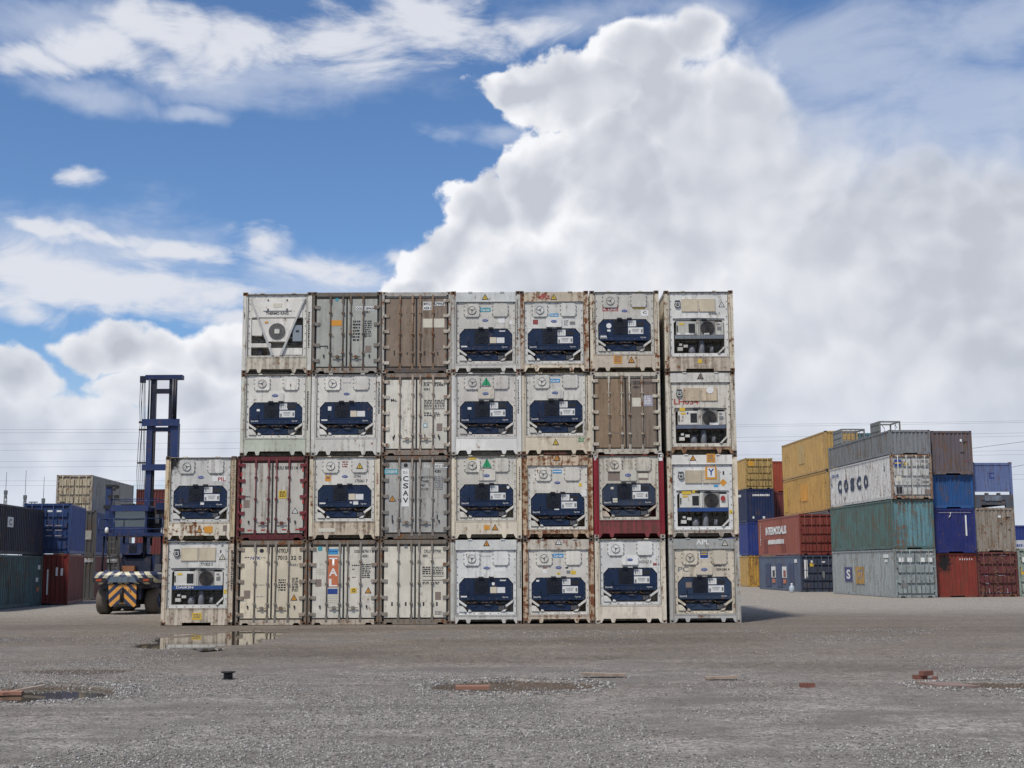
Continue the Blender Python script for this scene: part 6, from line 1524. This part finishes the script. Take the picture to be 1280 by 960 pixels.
# ------------------------------------------------------------------ debris in the yard
def gz(x, y): return float(ground_z(np.array([x]), np.array([y]))[0])
BR = plain('brick_red', (.165,.070,.052), .9, 0, .45, 16); WOODP = plain('weathered_plank', (.27,.215,.17), .85, 0, .35, 9); WOODR = plain('reddish_board', (.25,.125,.085), .8, 0, .3, 9)
def rag_box(lx, ly, lz, seed, n=6, jag=0.12):
    R = random.Random(seed); mb = MB(); top = []
    for k in range(n+1):
        u = -lx/2+lx*k/n
        top.append((u, -ly/2+R.uniform(-1, 1)*ly*jag, ly/2+R.uniform(-1, 1)*ly*jag))
    e0 = R.uniform(-1, 1)*ly*0.4
    for z in (0.0, lz):
        for k, (u, a, b) in enumerate(top):
            sh = (R.uniform(-1, 1)*lx*0.01)
            mb.v += [(u+sh+(e0 if k in (0, n) else 0)*0.3, a, z), (u+sh, b, z)]
    m = 2*(n+1)
    for k in range(n):
        i = 2*k
        mb.f += [(m+i, m+i+2, m+i+3, m+i+1), (i, i+1, i+3, i+2), (i, i+2, m+i+2, m+i), (i+1, m+i+1, m+i+3, i+3)]
    mb.f += [(0, m, m+1, 1), (m-2, m-1, 2*m-1, 2*m-2)]
    return mb
def debris(name, px, py, lx, ly, lz, rz, mat, label, cat, seed, lift=0.0, tilt=0.0, group=None, jag=0.1):
    g_ = gnd(px, py)
    o = rag_box(lx, ly, lz, seed, 6, jag).build(name, mat, None, (g_.x, g_.y, gz(g_.x, g_.y)-0.008+lift), (0, tilt, rz))
    return tag(o, label, cat, group)
debris('plank', 755, 847, 0.76, 0.22, 0.05, 0.06, WOODP, 'pale broken plank lying behind the dry pothole', 'plank', 1, 0.035, 0.03)
debris('plank', 901, 850, 0.55, 0.18, 0.045, -0.08, WOODP, 'short grey plank lying alone on the gravel', 'plank', 2, 0.03, -0.03)
debris('board', 590, 861, 0.55, 0.26, 0.05, 0.0, WOODR, 'reddish-brown board lying in the dry pothole', 'board', 3, 0.12, 0, None, 0.03)
debris('board', 22, 863, 0.9, 0.12, 0.04, 0.7, WOODP, 'bleached stick of timber propped over the flooded pothole', 'plank', 4, 0.09, -0.12)
debris('board', 6, 866, 0.55, 0.3, 0.05, 0.2, WOODR, 'brown board at the edge of the flooded pothole', 'board', 5, 0.08)
slab = debris('stone_slab', 1185, 857.5, 0.74, 0.75, 0.04, 0.22, plain('slab_pinkish', (.19,.135,.115), .85, 0, .25, 7), 'flat reddish slab bridging the pothole edge', 'slab', 6, 0.12, 0.04, None, 0.05)
def brickm(): return MB().box(-0.11, 0.11, -0.055, 0.055, 0, 0.075)
def brick(px, py, rz, lift, label, rot=(0, 0)):
    g_ = gnd(px, py)
    o = link('brick', shared('brick', lambda mb: mb.box(-0.115, 0.115, -0.056, 0.056, 0, 0.078)), BR, None, (g_.x, g_.y, gz(g_.x, g_.y)-0.006+lift), (rot[0], rot[1], rz))
    tag(o, label, 'brick', 'loose red bricks')
brick(1009, 859, 0.1, 0, 'single red brick lying alone on the gravel')
brick(1150, 848.5, 0.05, 0, 'red brick lying flat in the pile beside the slab')
brick(1166, 848.8, 1.2, 0, 'red brick standing upright in the pile beside the slab', (math.pi/2, 0))
brick(1158, 848.6, 0.5, 0.07, 'red brick lying on top of the pile beside the slab')
g_ = gnd(285, 849.5)
st = empty('spool', (g_.x, g_.y, gz(g_.x, g_.y)-0.006)); tag(st, 'small black plastic spool standing on the gravel', 'spool')
MB().lathe([(0.085, 0.0), (0.08, 0.13)], 14).build('core', RUB, st); MB().lathe([(0.12, 0.0), (0.125, 0.012), (0.09, 0.02)], 16).build('base_flange', RUB, st); MB().lathe([(0.10, 0.115), (0.135, 0.13), (0.135, 0.142)], 16).build('top_flange', RUB, st)
g_ = gnd(990, 740)
jg = empty('water_jug', (g_.x-0.05, 92.6, 0.0)); jg.location.x = at(990, 740, 92.6).x; tag(jg, 'pale grey plastic water jug with white cap, standing by the slate blue container', 'jug')
MB().lathe([(0.17, -0.004), (0.19, 0.04), (0.19, 0.36), (0.12, 0.46), (0.06, 0.50)], 14).build('jug_body', plain('jug_plastic', (.34,.40,.46), .3), jg); MB().lathe([(0.075, 0.49), (0.08, 0.60), (0.05, 0.62)], 12).build('cap', LABELW, jg)

# ------------------------------------------------------------------ power lines and far masts
WIRE = plain('cable_grey', (.10,.105,.115), .6)
def wire(pts_px, Y, label, r=0.011, sag=1.2):
    (xa, ya), (xb, yb) = pts_px
    A_ = at(xa, ya, Y); B_ = at(xb, yb, Y)
    d = (B_-A_); pts = []
    for k in range(41):
        t_ = -0.6+2.2*k/40
        q = A_ + d*t_
        q.z += sag*(((t_-0.5)/1.1)**2 - (0.5/1.1)**2)
        pts.append(tuple(q))
    o = MB().tube(pts, r, 5).build('power_line', WIRE); tag(o, label, 'power line', 'overhead power lines')
LW = 'thin overhead power line strung behind the yard'
for a, b in ((537,521),(541,523),(555,536),(563,540),(577,558),(584,563),(601,588),(607,594)): wire(((0, a), (1280, b+5)), 170.0, LW)
wire(((1215, 560.5), (1280, 552)), 150.0, 'power line slanting upwards above the pale blue flat rack', 0.022, 0.0)
wire(((1264, 584), (1280, 581)), 150.0, 'second slanting power line beside the pale blue flat rack', 0.022, 0.0)
def mast(px, ptop, pspire, label):
    Y = 300.0; a = at(px, 640, Y); zt = at(px, ptop, Y).z; zs = at(px, pspire, Y).z
    t = empty('lattice_mast', (a.x, Y, 0)); tag(t, label, 'mast', 'far lattice masts')
    w0, w1 = 1.6, 0.35
    mb = MB(); n = 9
    for sx in (-1, 1):
        for sy in (-1, 1): mb.cyl((sx*w0/2, sy*w0/2, -0.02), (sx*w1/2, sy*w1/2, zt), 0.07, 5)
    for k in range(n):
        q0, q1 = k/n, (k+1)/n; a0 = w0+(w1-w0)*q0; a1 = w0+(w1-w0)*q1
        for sy in (-1, 1):
            mb.cyl((-a0/2, sy*a0/2, zt*q0), (a1/2, sy*a1/2, zt*q1), 0.045, 4); mb.cyl((a0/2, sy*a0/2, zt*q0), (-a1/2, sy*a1/2, zt*q1), 0.045, 4)
    mb.build('lattice', WIRE, t)
    MB().cyl((0, 0, zt-0.1), (0, 0, zs), 0.055, 5).build('spire', WIRE, t)
    MB().box(-0.32, 0.32, -0.32, 0.32, zt-0.9, zt).build('platform', WIRE, t)
mast(6, 613, 590, 'far lattice mast rising over the dark navy container, widest and tallest'); mast(30.5, 619, 588, 'far lattice mast with long spire, second along from the widest'); mast(53.5, 623, 596, 'far lattice mast with narrow head beside the flat-topped pylon')
a = at(41, 640, 300.0); zt = at(41, 627, 300.0).z
py_ = empty('pylon', (a.x, 300.0, 0)); tag(py_, 'far pylon with flat cross arm between the lattice masts', 'pylon')
MB().cyl((-0.6, 0, -0.02), (-0.35, 0, zt), 0.12, 5).cyl((0.6, 0, -0.02), (0.35, 0, zt), 0.12, 5).build('leg_frame', WIRE, py_); MB().box(-1.0, 1.0, -0.1, 0.1, zt-0.25, zt).box(-0.6, 0.6, -0.1, 0.1, zt-1.0, zt-0.8).build('cross_arm', WIRE, py_)
